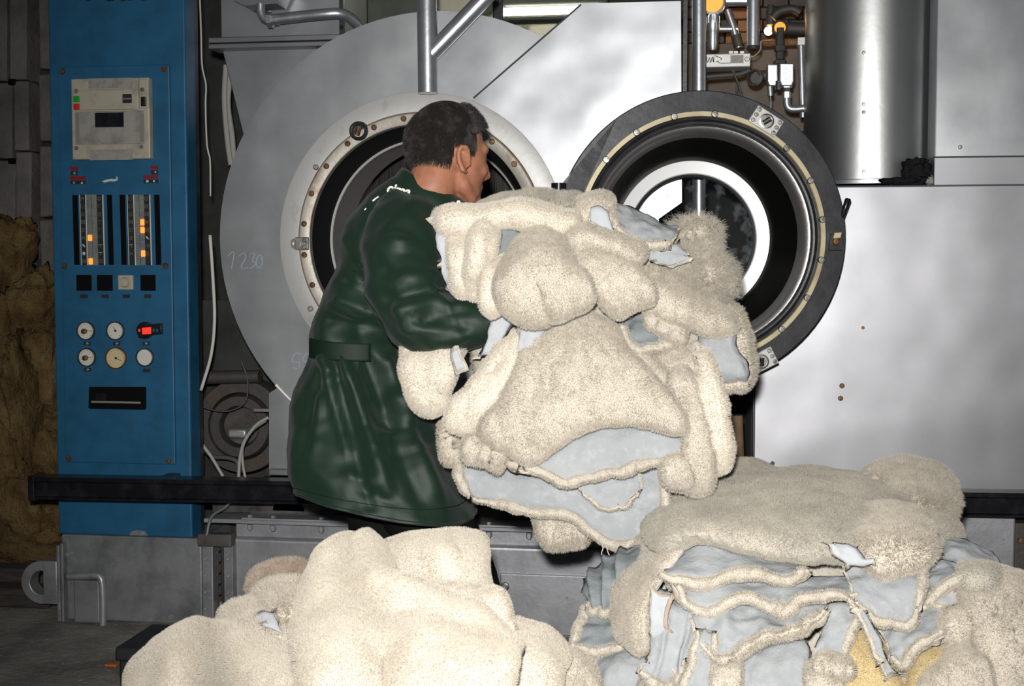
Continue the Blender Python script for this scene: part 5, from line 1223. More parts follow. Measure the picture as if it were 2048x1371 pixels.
skin('turned-back blue-grey hide at the top right of the armful', [Y_([(1200, 392), (1226, 399), (1281, 420), (1325, 442), (1356, 452)], 2.96), Y_([(1222, 422), (1248, 440), (1290, 458), (1348, 470)], 2.90), Y_([(1234, 452), (1252, 472), (1290, 487), (1338, 486)], 2.87)], face='hide', rim='bl', rimr=.009, curl=.01, hm='hide', **H)
skin('slim fleece roll behind the turned-back hide', [Y_([(1112, 424), (1165, 403), (1204, 392), (1226, 402)], 2.95), Y_([(1118, 436), (1162, 424), (1196, 412), (1222, 425)], 2.91), Y_([(1122, 450), (1160, 446), (1182, 440), (1228, 450)], 2.90)], th=.016, **H)
skin('white hide pocket inside the slim fleece roll', [Y_([(1182, 414), (1200, 410), (1214, 422)], 2.885), Y_([(1180, 430), (1202, 434), (1220, 445)], 2.88), Y_([(1182, 442), (1206, 456), (1230, 466)], 2.875)], face='hide', hm='hide_white', curl=.003, hair=0, th=.006, nu=12, nv=10, **H)
skin('upper fleece roll along the top of the armful', [Y_([(955, 424), (1000, 406), (1050, 396), (1100, 393), (1150, 402), (1172, 412)], 2.98), Y_([(955, 430), (1005, 414), (1060, 410), (1110, 412), (1160, 418)], 2.92), Y_([(958, 438), (1010, 428), (1060, 428), (1112, 436), (1158, 432)], 2.91)], th=.019, nv=12, hair=.012, fm='fleece_grey', **H)
skin('long fleece roll stretching from the green sleeve across the armful', [Y_([(868, 438), (900, 429), (960, 424), (1040, 412), (1085, 422), (1130, 437), (1164, 431)], 2.90), Y_([(872, 442), (905, 441), (960, 436), (1030, 428), (1080, 434), (1125, 445), (1160, 440)], 2.85), Y_([(884, 448), (912, 454), (960, 450), (1010, 444), (1070, 448), (1110, 455), (1152, 448)], 2.86)], th=.020, nu=48, nv=12, fm='fleece_cream', hair=.009, **H)
skin('narrow white hide margin against the green sleeve', [Y_([(866, 442), (880, 437), (896, 446)], 2.86), Y_([(878, 500), (886, 498), (896, 500)], 2.855), Y_([(879, 545), (888, 545), (898, 548)], 2.855), Y_([(888, 576), (902, 584), (914, 588)], 2.86)], face='hide', hm='hide_white', curl=.004, hair=0, th=.008, nu=12, **H)
skin('crumpled fleece with a deep crease beside the sleeve', [Y_([(894, 462), (930, 458), (965, 452), (1000, 458)], 2.87), Y_([(897, 510), (930, 505), (960, 500), (992, 488)], 2.815), Y_([(904, 555), (935, 555), (956, 545), (968, 532)], 2.82), Y_([(915, 585), (940, 598), (956, 594), (962, 565)], 2.84)], folds=[(.42, .25, .36, 1, .07, -.050), (.72, .1, .62, .6, .12, .025)], nu=40, nv=34, fm='fleece_cream', hair=.008, **H)
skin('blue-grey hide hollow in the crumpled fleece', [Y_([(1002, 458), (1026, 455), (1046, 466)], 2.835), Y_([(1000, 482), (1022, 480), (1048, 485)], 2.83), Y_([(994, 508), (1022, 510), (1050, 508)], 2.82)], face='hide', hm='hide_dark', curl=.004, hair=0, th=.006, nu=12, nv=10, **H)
skin('narrow fleece flap with a notch under the slim fleece roll', [Y_([(1134, 456), (1170, 455), (1212, 466), (1252, 482), (1292, 510)], 2.87), Y_([(1132, 475), (1165, 475), (1200, 480), (1245, 498), (1288, 520)], 2.83), Y_([(1142, 492), (1162, 500), (1178, 488), (1215, 500), (1250, 510), (1280, 524)], 2.835)], th=.014, **H)
skin('plump rounded fleece lobe right of the centre of the armful', [Y_([(1085, 476), (1130, 480), (1168, 500), (1204, 508)], 2.87), Y_([(1125, 508), (1172, 514), (1220, 520), (1266, 530)], 2.835), Y_([(1165, 545), (1215, 548), (1264, 552), (1302, 566)], 2.81), Y_([(1192, 582), (1232, 594), (1272, 596), (1311, 590)], 2.805), Y_([(1208, 606), (1236, 638), (1266, 622), (1304, 605)], 2.82)], th=.014, nu=36, nv=30, hair=.009, wr=.005, **H)
skin('big soft fleece lobe bulging at the centre of the armful', [Y_([(1046, 478), (1064, 458), (1086, 454), (1112, 474)], 2.85), Y_([(1018, 522), (1052, 505), (1098, 502), (1146, 530)], 2.78), Y_([(990, 572), (1045, 555), (1118, 552), (1184, 572)], 2.735), Y_([(1002, 612), (1045, 612), (1120, 610), (1190, 592)], 2.735), Y_([(1030, 635), (1070, 650), (1122, 641), (1172, 610)], 2.755)], th=.018, nu=40, nv=34, wr=.005, hair=.009, fm='fleece', folds=[(.45, .62, .5, .95, .05, -.007)], **H)
skin('rolled fleece lip at the left of the central lobe', [Y_([(972, 542), (1000, 522), (1032, 506)], 2.80), Y_([(962, 582), (985, 562), (1006, 548)], 2.77), Y_([(968, 612), (988, 602), (1000, 594)], 2.77), Y_([(984, 628), (1000, 624), (1012, 612)], 2.79)], th=.014, nu=16, fm='fleece_cream', **H)
skin('upright white hide strip below the elbow of the sleeve', [Y_([(986, 622), (1008, 622), (1032, 638)], 2.865), Y_([(974, 668), (995, 668), (1012, 668)], 2.86), Y_([(958, 712), (975, 712), (990, 704)], 2.86)], face='hide', hm='hide_white', curl=.006, hair=0, nu=12, **H)
skin('broad front fleece spreading like a skirt in the armful', [Y_([(1040, 660), (1100, 640), (1160, 622), (1226, 652)], 2.86), Y_([(1030, 735), (1110, 718), (1190, 700), (1264, 718)], 2.79), Y_([(990, 810), (1090, 798), (1210, 780), (1342, 786)], 2.755), Y_([(958, 850), (1080, 858), (1200, 825), (1378, 850)], 2.745), Y_([(966, 868), (1015, 905), (1061, 927), (1104, 896), (1169, 858), (1266, 846), (1366, 868)], 2.75)], th=.021, nu=52, nv=44, wr=.007, hair=.009, fm='fleece', **H)
skin('pointed white hide wedge at the top left of the front fleece', [Y_([(1040, 656), (1066, 648), (1094, 654)], 2.815), Y_([(1036, 690), (1056, 688), (1076, 686)], 2.80), Y_([(1028, 748), (1034, 744), (1042, 738)], 2.785)], face='hide', hm='hide_white', curl=.002, hair=0, th=.006, nu=12, **H)
skin('smooth cream fleece panel left of the front fleece', [Y_([(1008, 690), (1028, 670), (1044, 660)], 2.83), Y_([(955, 762), (995, 748), (1030, 738)], 2.79), Y_([(902, 815), (940, 815), (992, 800)], 2.775), Y_([(898, 845), (930, 852), (966, 832)], 2.78), Y_([(912, 860), (934, 864), (956, 852)], 2.79)], fm='fleece_cream', hair=.008, **H)
skin('fleece pouch hanging under the sleeve in front of the coat', [Y_([(806, 680), (850, 688), (910, 688), (938, 690)], 2.93), Y_([(804, 722), (850, 728), (915, 722)], 2.88), Y_([(814, 768), (850, 776), (898, 768)], 2.87), Y_([(846, 812), (864, 826), (886, 812)], 2.89)], th=.023, fm='fleece_cream', **H)
skin('little white hide tab on the fleece pouch', [Y_([(904, 702), (914, 698)], 2.845), Y_([(908, 722), (922, 718)], 2.843), Y_([(914, 742), (930, 736)], 2.842)], face='hide', hm='hide_white', curl=.001, hair=0, th=.004, nu=8, nv=8, ragged=.001, **H)
skin('curled fleece edge at the lower left corner of the armful', [Y_([(886, 850), (898, 842), (912, 850)], 2.90), Y_([(884, 885), (900, 882), (914, 890)], 2.88), Y_([(892, 926), (908, 926), (924, 922)], 2.88)], th=.018, nu=12, **H)
skin('knotted fleece edge along the lower left of the front fleece', [Y_([(938, 868), (970, 882), (1012, 912)], 2.78), Y_([(930, 890), (968, 902), (1008, 926)], 2.77), Y_([(928, 910), (960, 918), (998, 936)], 2.785)], th=.014, wr=.012, wf=22, nu=26, nv=10, **H)
low_ = skin('lowest broad blue-grey hide hanging at the bottom of the armful', [Y_([(925, 900), (1010, 912), (1120, 940), (1230, 930), (1322, 922)], 2.90), Y_([(922, 950), (1030, 968), (1150, 985), (1250, 985), (1326, 985)], 2.86), Y_([(944, 992), (1050, 1017), (1140, 1030), (1205, 1076), (1260, 1083), (1335, 1045)], 2.85)], face='hide', rim='blr', rimr=.012, curl=.01, nu=48, nv=30, wr=.007, hm='hide', **H)
skin('inner hide lip with thin fleece edge over the lowest hide', [Y_([(1150, 955), (1200, 948), (1276, 942)], 2.85), Y_([(1160, 975), (1205, 980), (1280, 968)], 2.835), Y_([(1164, 984), (1208, 1014), (1248, 1012), (1280, 984)], 2.825)], face='hide', rim='b', rimr=.0045, curl=.004, hm='hide', **H)
skin('wide blue-grey hide under the front fleece with rolled fleece edge', [Y_([(1050, 905), (1150, 850), (1270, 832), (1374, 852)], 2.82), Y_([(1060, 925), (1165, 890), (1280, 880), (1378, 895)], 2.79), Y_([(1008, 924), (1082, 938), (1131, 962), (1169, 951), (1255, 936), (1300, 922), (1362, 918)], 2.775)], face='hide', rim='b', rimr=.012, curl=.006, nu=44, wr=.005, **H)
skin('small fleece corner peeping out below the lowest hide', [Y_([(1066, 1030), (1120, 1030), (1164, 1046)], 2.94), Y_([(1078, 1060), (1120, 1066), (1174, 1062)], 2.92), Y_([(1104, 1088), (1130, 1086), (1152, 1078)], 2.93)], fm='fleece', hair=.012, th=.02, nu=16, nv=12, **H)
skin('long fleece strap hanging at the right of the armful', [Y_([(1386, 688), (1396, 684), (1408, 700)], 2.86), Y_([(1402, 760), (1416, 752), (1430, 758)], 2.81), Y_([(1410, 860), (1428, 855), (1448, 855)], 2.80), Y_([(1420, 918), (1434, 920), (1450, 905)], 2.81), Y_([(1430, 940), (1438, 944), (1446, 938)], 2.82)], th=.017, nu=14, nv=34, fm='fleece_cream', hair=.010, **H)
skin('shorter fleece strap curling inwards beside the long strap', [Y_([(1338, 742), (1354, 732), (1372, 735)], 2.83), Y_([(1366, 830), (1384, 825), (1402, 825)], 2.795), Y_([(1378, 895), (1400, 892), (1420, 890)], 2.785), Y_([(1366, 958), (1395, 962), (1426, 950)], 2.79), Y_([(1378, 988), (1396, 996), (1416, 986)], 2.80)], th=.017, nu=16, nv=34, **H)
skin('small fleece curl between the straps and the rolled edge', [Y_([(1328, 925), (1350, 912), (1376, 925)], 2.79), Y_([(1330, 945), (1352, 940), (1380, 950)], 2.775), Y_([(1345, 968), (1362, 972), (1380, 965)], 2.785)], th=.016, nu=14, nv=12, **H)
for pts in [[(1204, 1086), (1206, 1096), (1203, 1106), (1208, 1118)], [(1213, 1090), (1216, 1104), (1222, 1116)], [(1274, 1080), (1276, 1094), (1270, 1104)], [(1052, 1018), (1056, 1030), (1062, 1036)], [(1170, 1056), (1176, 1068), (1174, 1076)]]:
    b = B(); b.tube(wpath(pts, 2.835, 14), [.0016 - .0008*i/13 for i in range(14)], 6); b.build('loose_thread', 'fleece', low_)
# ------------------------------------------------------------------ the man carrying the armful
HC = at(899, 319, 3.12)
HY, HP = math.radians(40), math.radians(-7)
hf = Vector((math.cos(HY)*math.cos(HP), math.sin(HY)*math.cos(HP), math.sin(HP)))
hl = Vector((-math.sin(HY), math.cos(HY), 0)); hu = hf.cross(hl)
HM = Matrix((hf, hl, hu)).transposed()
def hp_(x, y, z): return HC + HM @ Vector((x, y, z))
man = thing('person', (at(800, 1000, 3.15).x, 3.15, 0), 'person in a dark green work coat leaning over an armful of sheepskins', 'person')

J = dict(neck=at(846, 398, 3.14), chest=at(800, 515, 3.17), waist=at(722, 690, 3.18), pelvis=at(742, 880, 3.18),
         shR=at(806, 478, 3.05), elR=at(832, 640, 2.95), wrR=at(958, 648, 3.0), shL=at(868, 462, 3.30), elL=at(905, 620, 3.32), wrL=at(1075, 640, 3.16),
         hipR=at(794, 925, 3.20), knR=at(934, 1205, 3.12), hipL=at(750, 925, 3.27), knL=at(792, 1190, 3.30))
J['anR'] = Vector((at(895, 1300, 3.12).x, 3.14, .09)); J['anL'] = Vector((at(770, 1300, 3.36).x, 3.40, .09))
def limb(b, pts, n=20):
    P = crom([(*p, r) for p, r in pts], 8*len(pts))
    b.tube([Vector(q[:3]) for q in P], [float(q[3]) for q in P], n)
    for q in (P[0], P[-1]): b.ball(q[:3], float(q[3])*.98, n, 10)
b = B()
# head
b.ball(hp_(-.014, 0, .040), (.094, .0745, .088), 36, 24, R=HM)
b.ball(hp_(.030, 0, -.010), (.066, .064, .090), 28, 20, R=HM)
b.ball(hp_(.048, 0, -.068), (.042, .044, .034), 24, 16, R=HM)
b.ball(hp_(.080, 0, -.088), (.018, .022, .017), 16, 12, R=HM)          # chin
b.ball(hp_(.070, 0, .036), (.026, .050, .020), 20, 12, R=HM)           # brow
b.ball(hp_(.066, .034, -.018), (.024, .022, .020), 16, 12, R=HM); b.ball(hp_(.066, -.034, -.018), (.024, .022, .020), 16, 12, R=HM)   # cheeks
b.tube([hp_(.086, 0, .022), hp_(.101, 0, -.006), hp_(.108, 0, -.024), hp_(.094, 0, -.034)], [.008, .011, .013, .009], 12)             # nose
b.ball(hp_(.096, .010, -.030), .009, 10, 8); b.ball(hp_(.096, -.010, -.030), .009, 10, 8)
b.ball(hp_(.086, 0, -.054), (.012, .024, .007), 16, 10, R=HM); b.ball(hp_(.084, 0, -.066), (.012, .021, .007), 16, 10, R=HM)           # lips
for s in (1, -1):
    b.tube([hp_(-.002, s*.046, -.030), hp_(.022, s*.047, -.066), hp_(.062, s*.026, -.090)], [.020, .018, .014], 12)                    # jaw line
    path = [(.012, -.022), (.006, .004), (-.006, .022), (-.022, .022), (-.028, .004), (-.022, -.016), (-.010, -.034), (.006, -.036)]
    b.tube([hp_(x, s*(.080 + (.012 if x < -.004 else .002)), z) for x, z in path], [.007, .0065, .0068, .007, .007, .0068, .0075, .006], 10)   # ear rim
    b.ball(hp_(-.006, s*.078, -.006), (.018, .007, .026), 16, 12, R=HM)
limb(b, [(hp_(-.030, 0, -.030), .062), (hp_(-.045, 0, -.085), .058), (J['neck'], .064)])
# trunk and limbs
limb(b, [(J['neck'], .07), (J['chest'], .125), (J['waist'], .120), (J['pelvis'], .135)], 28)
for s in 'RL':
    limb(b, [(J['chest'].lerp(J['sh'+s], .5), .08), (J['sh'+s], .062), (J['sh'+s].lerp(J['el'+s], .5), .050), (J['el'+s], .043), (J['el'+s].lerp(J['wr'+s], .4), .042), (J['wr'+s], .029)])
    limb(b, [(J['pelvis'].lerp(J['hip'+s], .6), .10), (J['hip'+s], .095), (J['hip'+s].lerp(J['kn'+s], .5), .080), (J['kn'+s], .058), (J['kn'+s].lerp(J['an'+s], .35), .058), (J['an'+s], .040)])
    # hand: palm and five bent fingers closed on the skins
    w = J['wr'+s]; d = (w - J['el'+s]).normalized(); sd = Vector((0, -1, 0)) if s == 'L' else Vector((0, 1, 0))
    up = Vector((0, 0, 1)); up = (up - d*up.dot(d)).normalized(); inn = (sd - d*sd.dot(d)).normalized()
    pc = w + d*.055
    b.tube([w - d*.01, w + d*.03, w + d*.085], [.028, .032, .034], 14)
    for k, (oz, ln) in enumerate([(.030, .072), (.010, .080), (-.010, .075), (-.029, .060)]):
        k0 = w + d*.080 + up*oz
        b.tube([k0 - d*.01, k0 + d*ln*.40 + inn*.006, k0 + d*ln*.68 + inn*.030, k0 + d*ln*.72 + inn*.055], [.0098, .0092, .0086, .0075], 10)
        b.ball(k0 + d*ln*.72 + inn*.055, .0076, 10, 8)
    t0 = w + d*.03 + up*.026
    b.tube([t0, t0 + d*.025 + up*.022 + inn*.012, t0 + d*.048 + up*.026 + inn*.034], [.013, .0105, .0085], 10); b.ball(t0 + d*.048 + up*.026 + inn*.034, .0085, 10, 8)
    # bare feet inside the shoes
    a = J['an'+s]
    limb(b, [(a + Vector((-.02, 0, -.045)), .036), (a + Vector((.10, .01, -.058)), .030), (a + Vector((.17, .02, -.066)), .022)], 14)
body = b.build('body', 'skin_tone', man, ang=180)
q = body.modifiers.new('merge', 'REMESH'); q.mode = 'VOXEL'; q.voxel_size = .0052; q.use_smooth_shade = True
q = body.modifiers.new('soft', 'SMOOTH'); q.factor = .5; q.iterations = 5
for s in (1, -1):
    b = B(); b.ball(hp_(.070, s*.031, .010), .0115, 14, 10); b.build('eye', 'hair_dark', man)

# hair: a close cap and short fibres
def hair_ok(x, y, z):
    if x > .030: return z > .066 + (x - .030)*.55
    if x > .008: return z > .030 - .9*(x-.008) if x > .018 else z > -.006
    if x > -.030: return z > .034 - .2*abs(x)
    return z > -.030 + (x + .03)*.45 - .0
b = B(); n, m = 72, 48; keep = []; vs = []; loc = []
for i in range(m+1):
    th = math.pi*i/m
    for k in range(n):
        a = 2*math.pi*k/n
        p = Vector((-.014 + .1000*math.sin(th)*math.cos(a), .0795*math.sin(th)*math.sin(a), .042 + .0960*math.cos(th)))
        loc.append(p); vs.append(hp_(*p))
fs = []
for i in range(m):
    for k in range(n):
        f = (i*n+k, (i+1)*n+k, (i+1)*n+(k+1) % n, i*n+(k+1) % n)
        c = (loc[f[0]] + loc[f[1]] + loc[f[2]] + loc[f[3]])/4
        if hair_ok(*c): fs.append(f)
b.add(vs, fs)
used = sorted({i for f in fs for i in f}); mp_ = {o_: i for i, o_ in enumerate(used)}
b2 = B(); b2.add([vs[i] for i in used], [tuple(mp_[i] for i in f) for f in fs])
hair = b2.build('hair', 'hair_dark', man, ang=180)
q = hair.modifiers.new('thick', 'SOLIDIFY'); q.thickness = .010; q.offset = -1
V = np.array([tuple(v) for v in vs]); Fq = np.array(fs)
P, nn = sample_faces(V, Fq, 900000, 77)
cen = np.array(hp_(-.016, 0, .04)); out = P - cen; out /= np.linalg.norm(out, axis=1)[:, None]
nn = np.where((nn*out).sum(1)[:, None] < 0, -nn, nn)
lx = (P - np.array(HC)) @ np.array(hf); lz = (P - np.array(HC)) @ np.array(hu)
flow = np.where((lx > .01)[:, None] & (lz > .06)[:, None], np.array(hf)*.9 + np.array(hu)*.45, np.array(hf)*-.15 - np.array(hu)*.9)
d = nn*.30 + flow*.70; d /= np.linalg.norm(d, axis=1)[:, None]
topw = np.clip((lz - .05)/.08, 0, 1)
sel = np.random.default_rng(5).random(len(P)) < .55
wool('hair_strands', hair, P[sel], d[sel], .016, 'hair_strand', 91, rad=.00024, lean=.22, clump=.14)

# ---- coat: lofted shell
def loft(rings, nr, ns, fold, a0=0., a1=2*math.pi, power=2.2):
    """rings: (L(px,py), R(px,py), depth, half depth in metres)"""
    rows = []
    for (Lp, Rp, Yc, hd) in rings:
        rows.append((*Lp, *Rp, Yc, hd))
    S = crom(rows, nr)
    V = np.zeros((nr, ns, 3))
    for i in range(nr):
        l = at(S[i, 0], S[i, 1], S[i, 4]); r = at(S[i, 2], S[i, 3], S[i, 4]); c = (l + r)/2; e1 = (r - l)/2; e2 = Vector((0, -1, 0))*S[i, 5]
        for k in range(ns):
            a = a0 + (a1-a0)*k/(ns if abs(a1-a0-2*math.pi) < 1e-6 else ns-1)
            ca, sa = math.cos(a), math.sin(a)
            f = 1/((abs(ca)**power + abs(sa)**power)**(1/power))
            V[i, k] = c + e1*ca*f + e2*sa*f
    return V
def shell_normals(V, closed=True):
    du = np.roll(V, -1, 1) - np.roll(V, 1, 1) if closed else np.gradient(V, axis=1)
    dv = np.gradient(V, axis=0)
    N_ = np.cross(du, dv); N_ /= np.maximum(np.linalg.norm(N_, axis=2), 1e-9)[..., None]
    c = V.mean(1, keepdims=True)
    if (N_*(V-c)).sum() < 0: N_ = -N_
    return N_
def shell(V, name, m, parent, closed=True, th=.004, sub=0):
    nr, ns = V.shape[:2]
    fs = [(i*ns+k, (i+1)*ns+k, (i+1)*ns+(k+1) % ns, i*ns+(k+1) % ns) for i in range(nr-1) for k in range(ns if closed else ns-1)]
    b = B(); b.add(list(V.reshape(-1, 3)), fs)
    o = b.build(name, m, parent, ang=180)
    q = o.modifiers.new('cloth', 'SOLIDIFY'); q.thickness = th; q.offset = -1
    return o
def ridge(p, s, seed=0):
    return 1 - 2*abs(noise.noise(Vector(p)*s + Vector((seed, seed*2, 0))))
def px_of(p):
    q = CAM_R.transposed() @ (Vector(p) - CAM_POS)
    return CXP + F_PX*q.x/-q.z, CYP - F_PX*q.y/-q.z
def crease(V, N_, lines):
    """folds laid along lines (photograph points): width in px, height in m; only on the side towards the viewer"""
    for i in range(V.shape[0]):
        for k in range(V.shape[1]):
            if N_[i, k] @ (np.array(CAM_POS) - V[i, k]) < 0: continue
            x, y = px_of(V[i, k]); s = 0
            for (ax, ay, bx, by, w, h) in lines:
                tx, ty = bx-ax, by-ay; t = max(0, min(1, ((x-ax)*tx + (y-ay)*ty)/(tx*tx+ty*ty)))
                dd = math.hypot(x-ax-t*tx, y-ay-t*ty)
                s += h*math.exp(-(dd/w)**2)*(1 - .5*t)
            V[i, k] += N_[i, k]*s
    return V
rings = [((818, 345), (904, 388), 3.13, .075), ((790, 362), (924, 425), 3.14, .105), ((735, 410), (935, 475), 3.16, .150), ((702, 462), (930, 545), 3.17, .165), ((686, 512), (908, 595), 3.17, .162), ((668, 575), (862, 640), 3.17, .152),
         ((646, 632), (828, 664), 3.17, .140), ((636, 672), (806, 684), 3.17, .132), ((634, 706), (808, 714), 3.17, .134), ((614, 762), (828, 775), 3.17, .155), ((596, 825), (856, 832), 3.17, .175), ((591, 880), (882, 890), 3.16, .20), ((596, 925), (905, 950), 3.15, .215), ((610, 958), (940, 1034), 3.14, .215)]
V = loft(rings, 110, 110, None, power=2.6)
N_ = shell_normals(V)
D = np.zeros(V.shape[:2])
for i in range(V.shape[0]):
    for k in range(V.shape[1]):
        p = V[i, k]
        g = .55 + .45*min(1, i/30)
        D[i, k] = g*(.009*ridge((p[0]*1.4, p[1], p[2]*.7), 6.5, 3) + .005*ridge((p[0], p[1], p[2]*.8), 14, 8)) + .002*noise.noise(Vector(p)*40)
V = V + N_*D[..., None]
N_ = shell_normals(V)
V = crease(V, N_, [(700, 480, 760, 560, 14, .016), (690, 560, 770, 610, 12, -.014), (680, 600, 780, 640, 12, .016), (660, 640, 760, 655, 10, -.010), (650, 720, 700, 900, 12, .030), (690, 720, 775, 980, 13, .030), (735, 720, 840, 1000, 15, -.022), (775, 725, 870, 985, 12, .016),
                   (670, 760, 740, 1010, 11, -.030), (760, 840, 870, 880, 14, -.018), (790, 800, 875, 850, 16, .020), (820, 900, 900, 1020, 20, .014), (700, 950, 760, 970, 10, .008), (640, 800, 620, 930, 14, .012), (745, 440, 800, 420, 16, .010), (770, 470, 850, 430, 12, -.010),
                   (705, 470, 745, 640, 6, -.010), (720, 520, 790, 600, 7, .012), (700, 545, 770, 590, 6, -.010), (660, 610, 720, 640, 6, .010), (665, 745, 745, 1000, 7, .012), (700, 715, 790, 940, 7, -.010), (640, 740, 612, 900, 7, -.010), (780, 860, 870, 870, 7, .010), (745, 905, 860, 905, 6, -.006), (720, 980, 850, 1030, 7, -.006)])
coat = shell(V, 'coat', 'coat_green', man)
# rear half belt, back flap hem, collar
Vb = loft([((633, 671), (808, 683), 3.17, .142), ((632, 690), (808, 700), 3.17, .143), ((632, 708), (809, 716), 3.17, .144)], 9, 40, None, a0=math.radians(58), a1=math.radians(200))
Nb = shell_normals(Vb, False)
cb = loft([((633, 671), (808, 683), 3.17, .142), ((632, 708), (809, 716), 3.17, .144)], 2, 60, None).mean((0, 1))
Vb = cb + (Vb - cb)*np.array([1.05, 1.13, 1.0])
belt = shell(Vb, 'half_belt', 'coat_dark', coat, closed=False, th=.005)
Vc = loft([((807, 335), (920, 394), 3.13, .086), ((801, 342), (929, 402), 3.13, .096), ((786, 362), (938, 422), 3.135, .116), ((772, 380), (938, 444), 3.14, .132)], 16, 60, None)
Nc = shell_normals(Vc)
for i in range(Vc.shape[0]):
    for k in range(Vc.shape[1]): Vc[i, k] += Nc[i, k]*.003*noise.noise(Vector(Vc[i, k])*25)
shell(Vc, 'collar', 'coat_green', coat, th=.005)
Vs = loft([((822, 348), (918, 392), 3.13, .068), ((818, 352), (922, 404), 3.13, .074)], 6, 40, None)
shell(Vs, 'shirt_collar', 'shirt_red', man, th=.003)
b = B(); b.lathe(at(917, 404, 3.045), (.3, -1, 0), [(.0045, 0), (.0045, .002), (1e-5, .003)], 12); b.build('shirt_button', 'button_white', man)
# hem stitching band
b = B(); hem = V[-1]; hp2 = [Vector(p) + Vector((0, 0, .0)) for p in hem] + [Vector(hem[0])]
b.tube(hp2, .0042, 6); b.build('hem', 'coat_green', coat)
b = B(); h3 = V[-5]; b.tube([Vector(p) for p in h3 + shell_normals(V)[-5]*.0005] + [Vector(h3[0])], .0012, 5); b.build('hem_stitching', 'coat_dark', coat)
# sleeves
def sleeve(pts, seed, lines, name):
    P = crom([(*at(x, y, Yc), r) for x, y, Yc, r in pts], 60)
    path = [Vector(q[:3]) for q in P]
    ns = 44; V = np.zeros((60, ns, 3)); prev = None
    for i, p in enumerate(path):
        t = (path[min(i+1, 59)] - path[max(i-1, 0)]).normalized()
        e1 = (prev - t*prev.dot(t)).normalized() if prev else (Vector((0, -1, 0)) - t*t.dot(Vector((0, -1, 0)))).normalized()
        prev = e1; e2 = t.cross(e1)
        for k in range(ns):
            a = 2*math.pi*k/ns; V[i, k] = p + (e1*math.cos(a) + e2*math.sin(a))*float(P[i, 3])
    N_ = shell_normals(V)
    for i in range(60):
        for k in range(ns):
            p = V[i, k]; V[i, k] = p + N_[i, k]*(.010*ridge((p[0], p[1], p[2]*1.3), 9, seed) + .005*ridge(p, 18, seed+4))
    N_ = shell_normals(V)
    V = crease(V, N_, lines)
    return shell(V, name, 'coat_green', coat)
sleeve([(818, 428, 3.09, .072), (808, 470, 3.03, .088), (806, 520, 2.985, .090), (815, 580, 2.95, .086), (838, 630, 2.93, .078), (885, 650, 2.925, .066), (935, 645, 2.93, .052), (982, 638, 2.94, .042)], 2,
       [(750, 520, 800, 560, 11, -.016), (790, 560, 870, 545, 11, .018), (775, 600, 850, 580, 10, -.016), (800, 620, 880, 600, 12, .016), (810, 655, 900, 660, 12, .014), (860, 690, 940, 668, 9, .010), (850, 640, 930, 620, 9, -.012), (790, 480, 850, 500, 14, .012), (820, 500, 870, 470, 10, -.012), (895, 610, 920, 680, 9, .010), (760, 545, 810, 575, 5, -.010), (800, 575, 860, 560, 5, .010), (815, 640, 930, 652, 6, -.010), (790, 600, 830, 680, 6, .010), (870, 560, 905, 600, 6, -.008)], 'sleeve')
sleeve([(860, 440, 3.25, .078), (872, 480, 3.30, .080), (888, 560, 3.33, .074), (905, 620, 3.32, .068), (980, 635, 3.25, .056), (1060, 640, 3.17, .042)], 6, [], 'sleeve')
# lettering on the back of the shoulders
def on_coat(px, py, lift=.003):
    """nearest coat point seen there"""
    best, bd = None, 1e9
    o_ = ray(px, py).normalized()
    W = V.reshape(-1, 3); rel = W - np.array(CAM_POS); t = rel @ np.array(o_); dist = np.linalg.norm(rel - t[:, None]*np.array(o_), axis=1)
    idx = np.argsort(dist)[:6]; j = idx[np.argmin(t[idx])]
    return CAM_POS + o_*(t[j] - lift)
c0, c1 = on_coat(776, 376), on_coat(816, 384)
ex = (c1 - c0).normalized(); nz_ = (CAM_POS - c0).normalized(); ez = nz_.cross(ex).normalized(); ny_ = ex.cross(ez)
rotm = Matrix((ex, ez, nz_)).transposed().to_euler()
lt = text_mesh('coat_lettering', 'cima', 'button_white', coat, (c0 + c1)/2 + nz_*.004, .034, rot=rotm, ext=.0005, bold=.0012, shear=.3)
b = B(); b.tube([on_coat(745, 402, .004), on_coat(751, 397, .004), on_coat(757, 393, .004)], .0022, 6); b.tube([on_coat(729, 420, .004), on_coat(732, 416, .004)], .0016, 6); b.build('coat_lettering', 'button_white', coat)

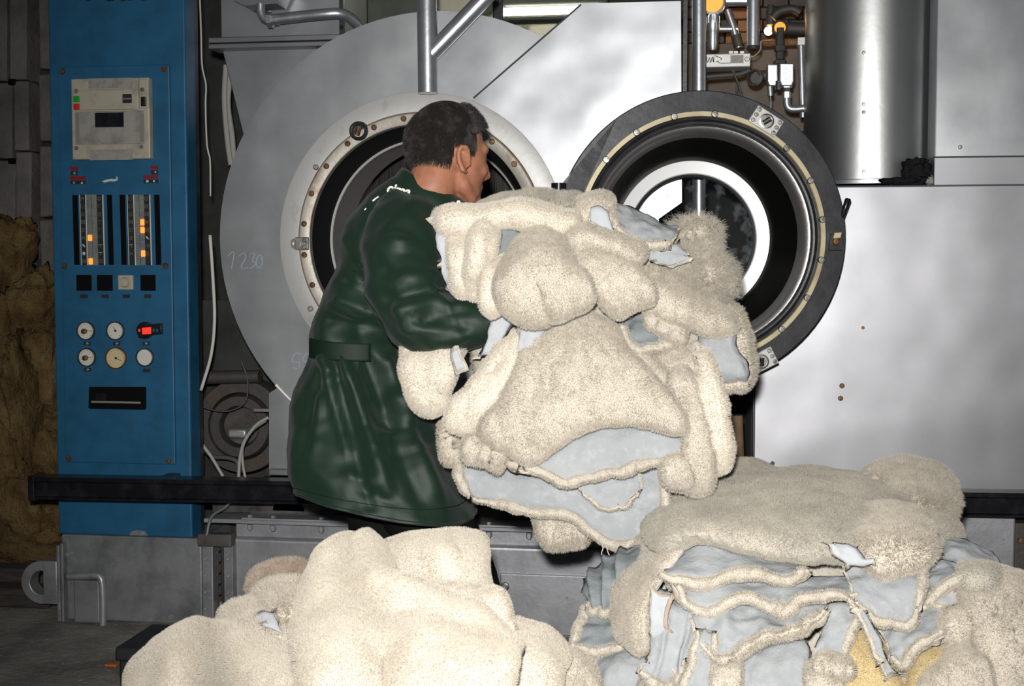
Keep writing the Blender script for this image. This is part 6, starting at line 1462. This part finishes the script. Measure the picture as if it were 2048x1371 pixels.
# trousers and shoes
def leg(s, pts):
    P = crom([(*p, r) for p, r in pts], 40); path = [Vector(q[:3]) for q in P]; ns = 36; W = np.zeros((40, ns, 3)); prev = None
    for i, p in enumerate(path):
        t = (path[min(i+1, 39)] - path[max(i-1, 0)]).normalized()
        e1 = (prev - t*prev.dot(t)).normalized() if prev else (Vector((0, -1, 0)) - t*t.dot(Vector((0, -1, 0)))).normalized()
        prev = e1; e2 = t.cross(e1)
        for k in range(ns): a = 2*math.pi*k/ns; W[i, k] = p + (e1*math.cos(a) + e2*math.sin(a))*float(P[i, 3])
    N2 = shell_normals(W)
    for i in range(40):
        for k in range(ns): W[i, k] += N2[i, k]*.007*ridge(W[i, k], 9, 5)
    return W
tr_ = None
for s in 'RL':
    h, kn, an = J['hip'+s], J['kn'+s], J['an'+s]
    W = leg(s, [(h + Vector((-.02, 0, .06)), .085), (h, .098), (h.lerp(kn, .5) + Vector((.012, 0, 0)), .100), (kn, .082), (kn.lerp(an, .5), .078), (an + Vector((0, 0, -.02)), .072)])
    if tr_ is None:
        tr_ = shell(W, 'trousers', 'trouser', man)
    else:
        shell(W, 'trouser_leg', 'trouser', tr_)
    a = an
    b = B(); P = [(a + Vector((-.07, -.005, -.06)), .028), (a + Vector((-.03, 0, -.045)), .046), (a + Vector((.06, .008, -.050)), .043), (a + Vector((.15, .018, -.058)), .038), (a + Vector((.205, .024, -.066)), .022)]
    limb(b, P, 18); sh = b.build('shoe', 'black_rubber', man, ang=180)
    b = B(); b.prism([(0, 0)], 0, 0) if False else None
    ctr = a + Vector((.065, .009, 0)); pts = []
    so_ = B(); poly = []
    for k in range(24):
        t = 2*math.pi*k/24; poly.append((ctr.x + .148*math.cos(t), ctr.y + .045*math.sin(t) + .09*.148*math.cos(t)))
    so_.add([(x, y, .0) for x, y in poly] + [(x, y, .022) for x, y in poly], [tuple(range(23, -1, -1)), tuple(range(24, 48))] + [(i, (i+1) % 24, (i+1) % 24 + 24, i+24) for i in range(24)])
    so_.build('sole', 'black_rubber', sh)
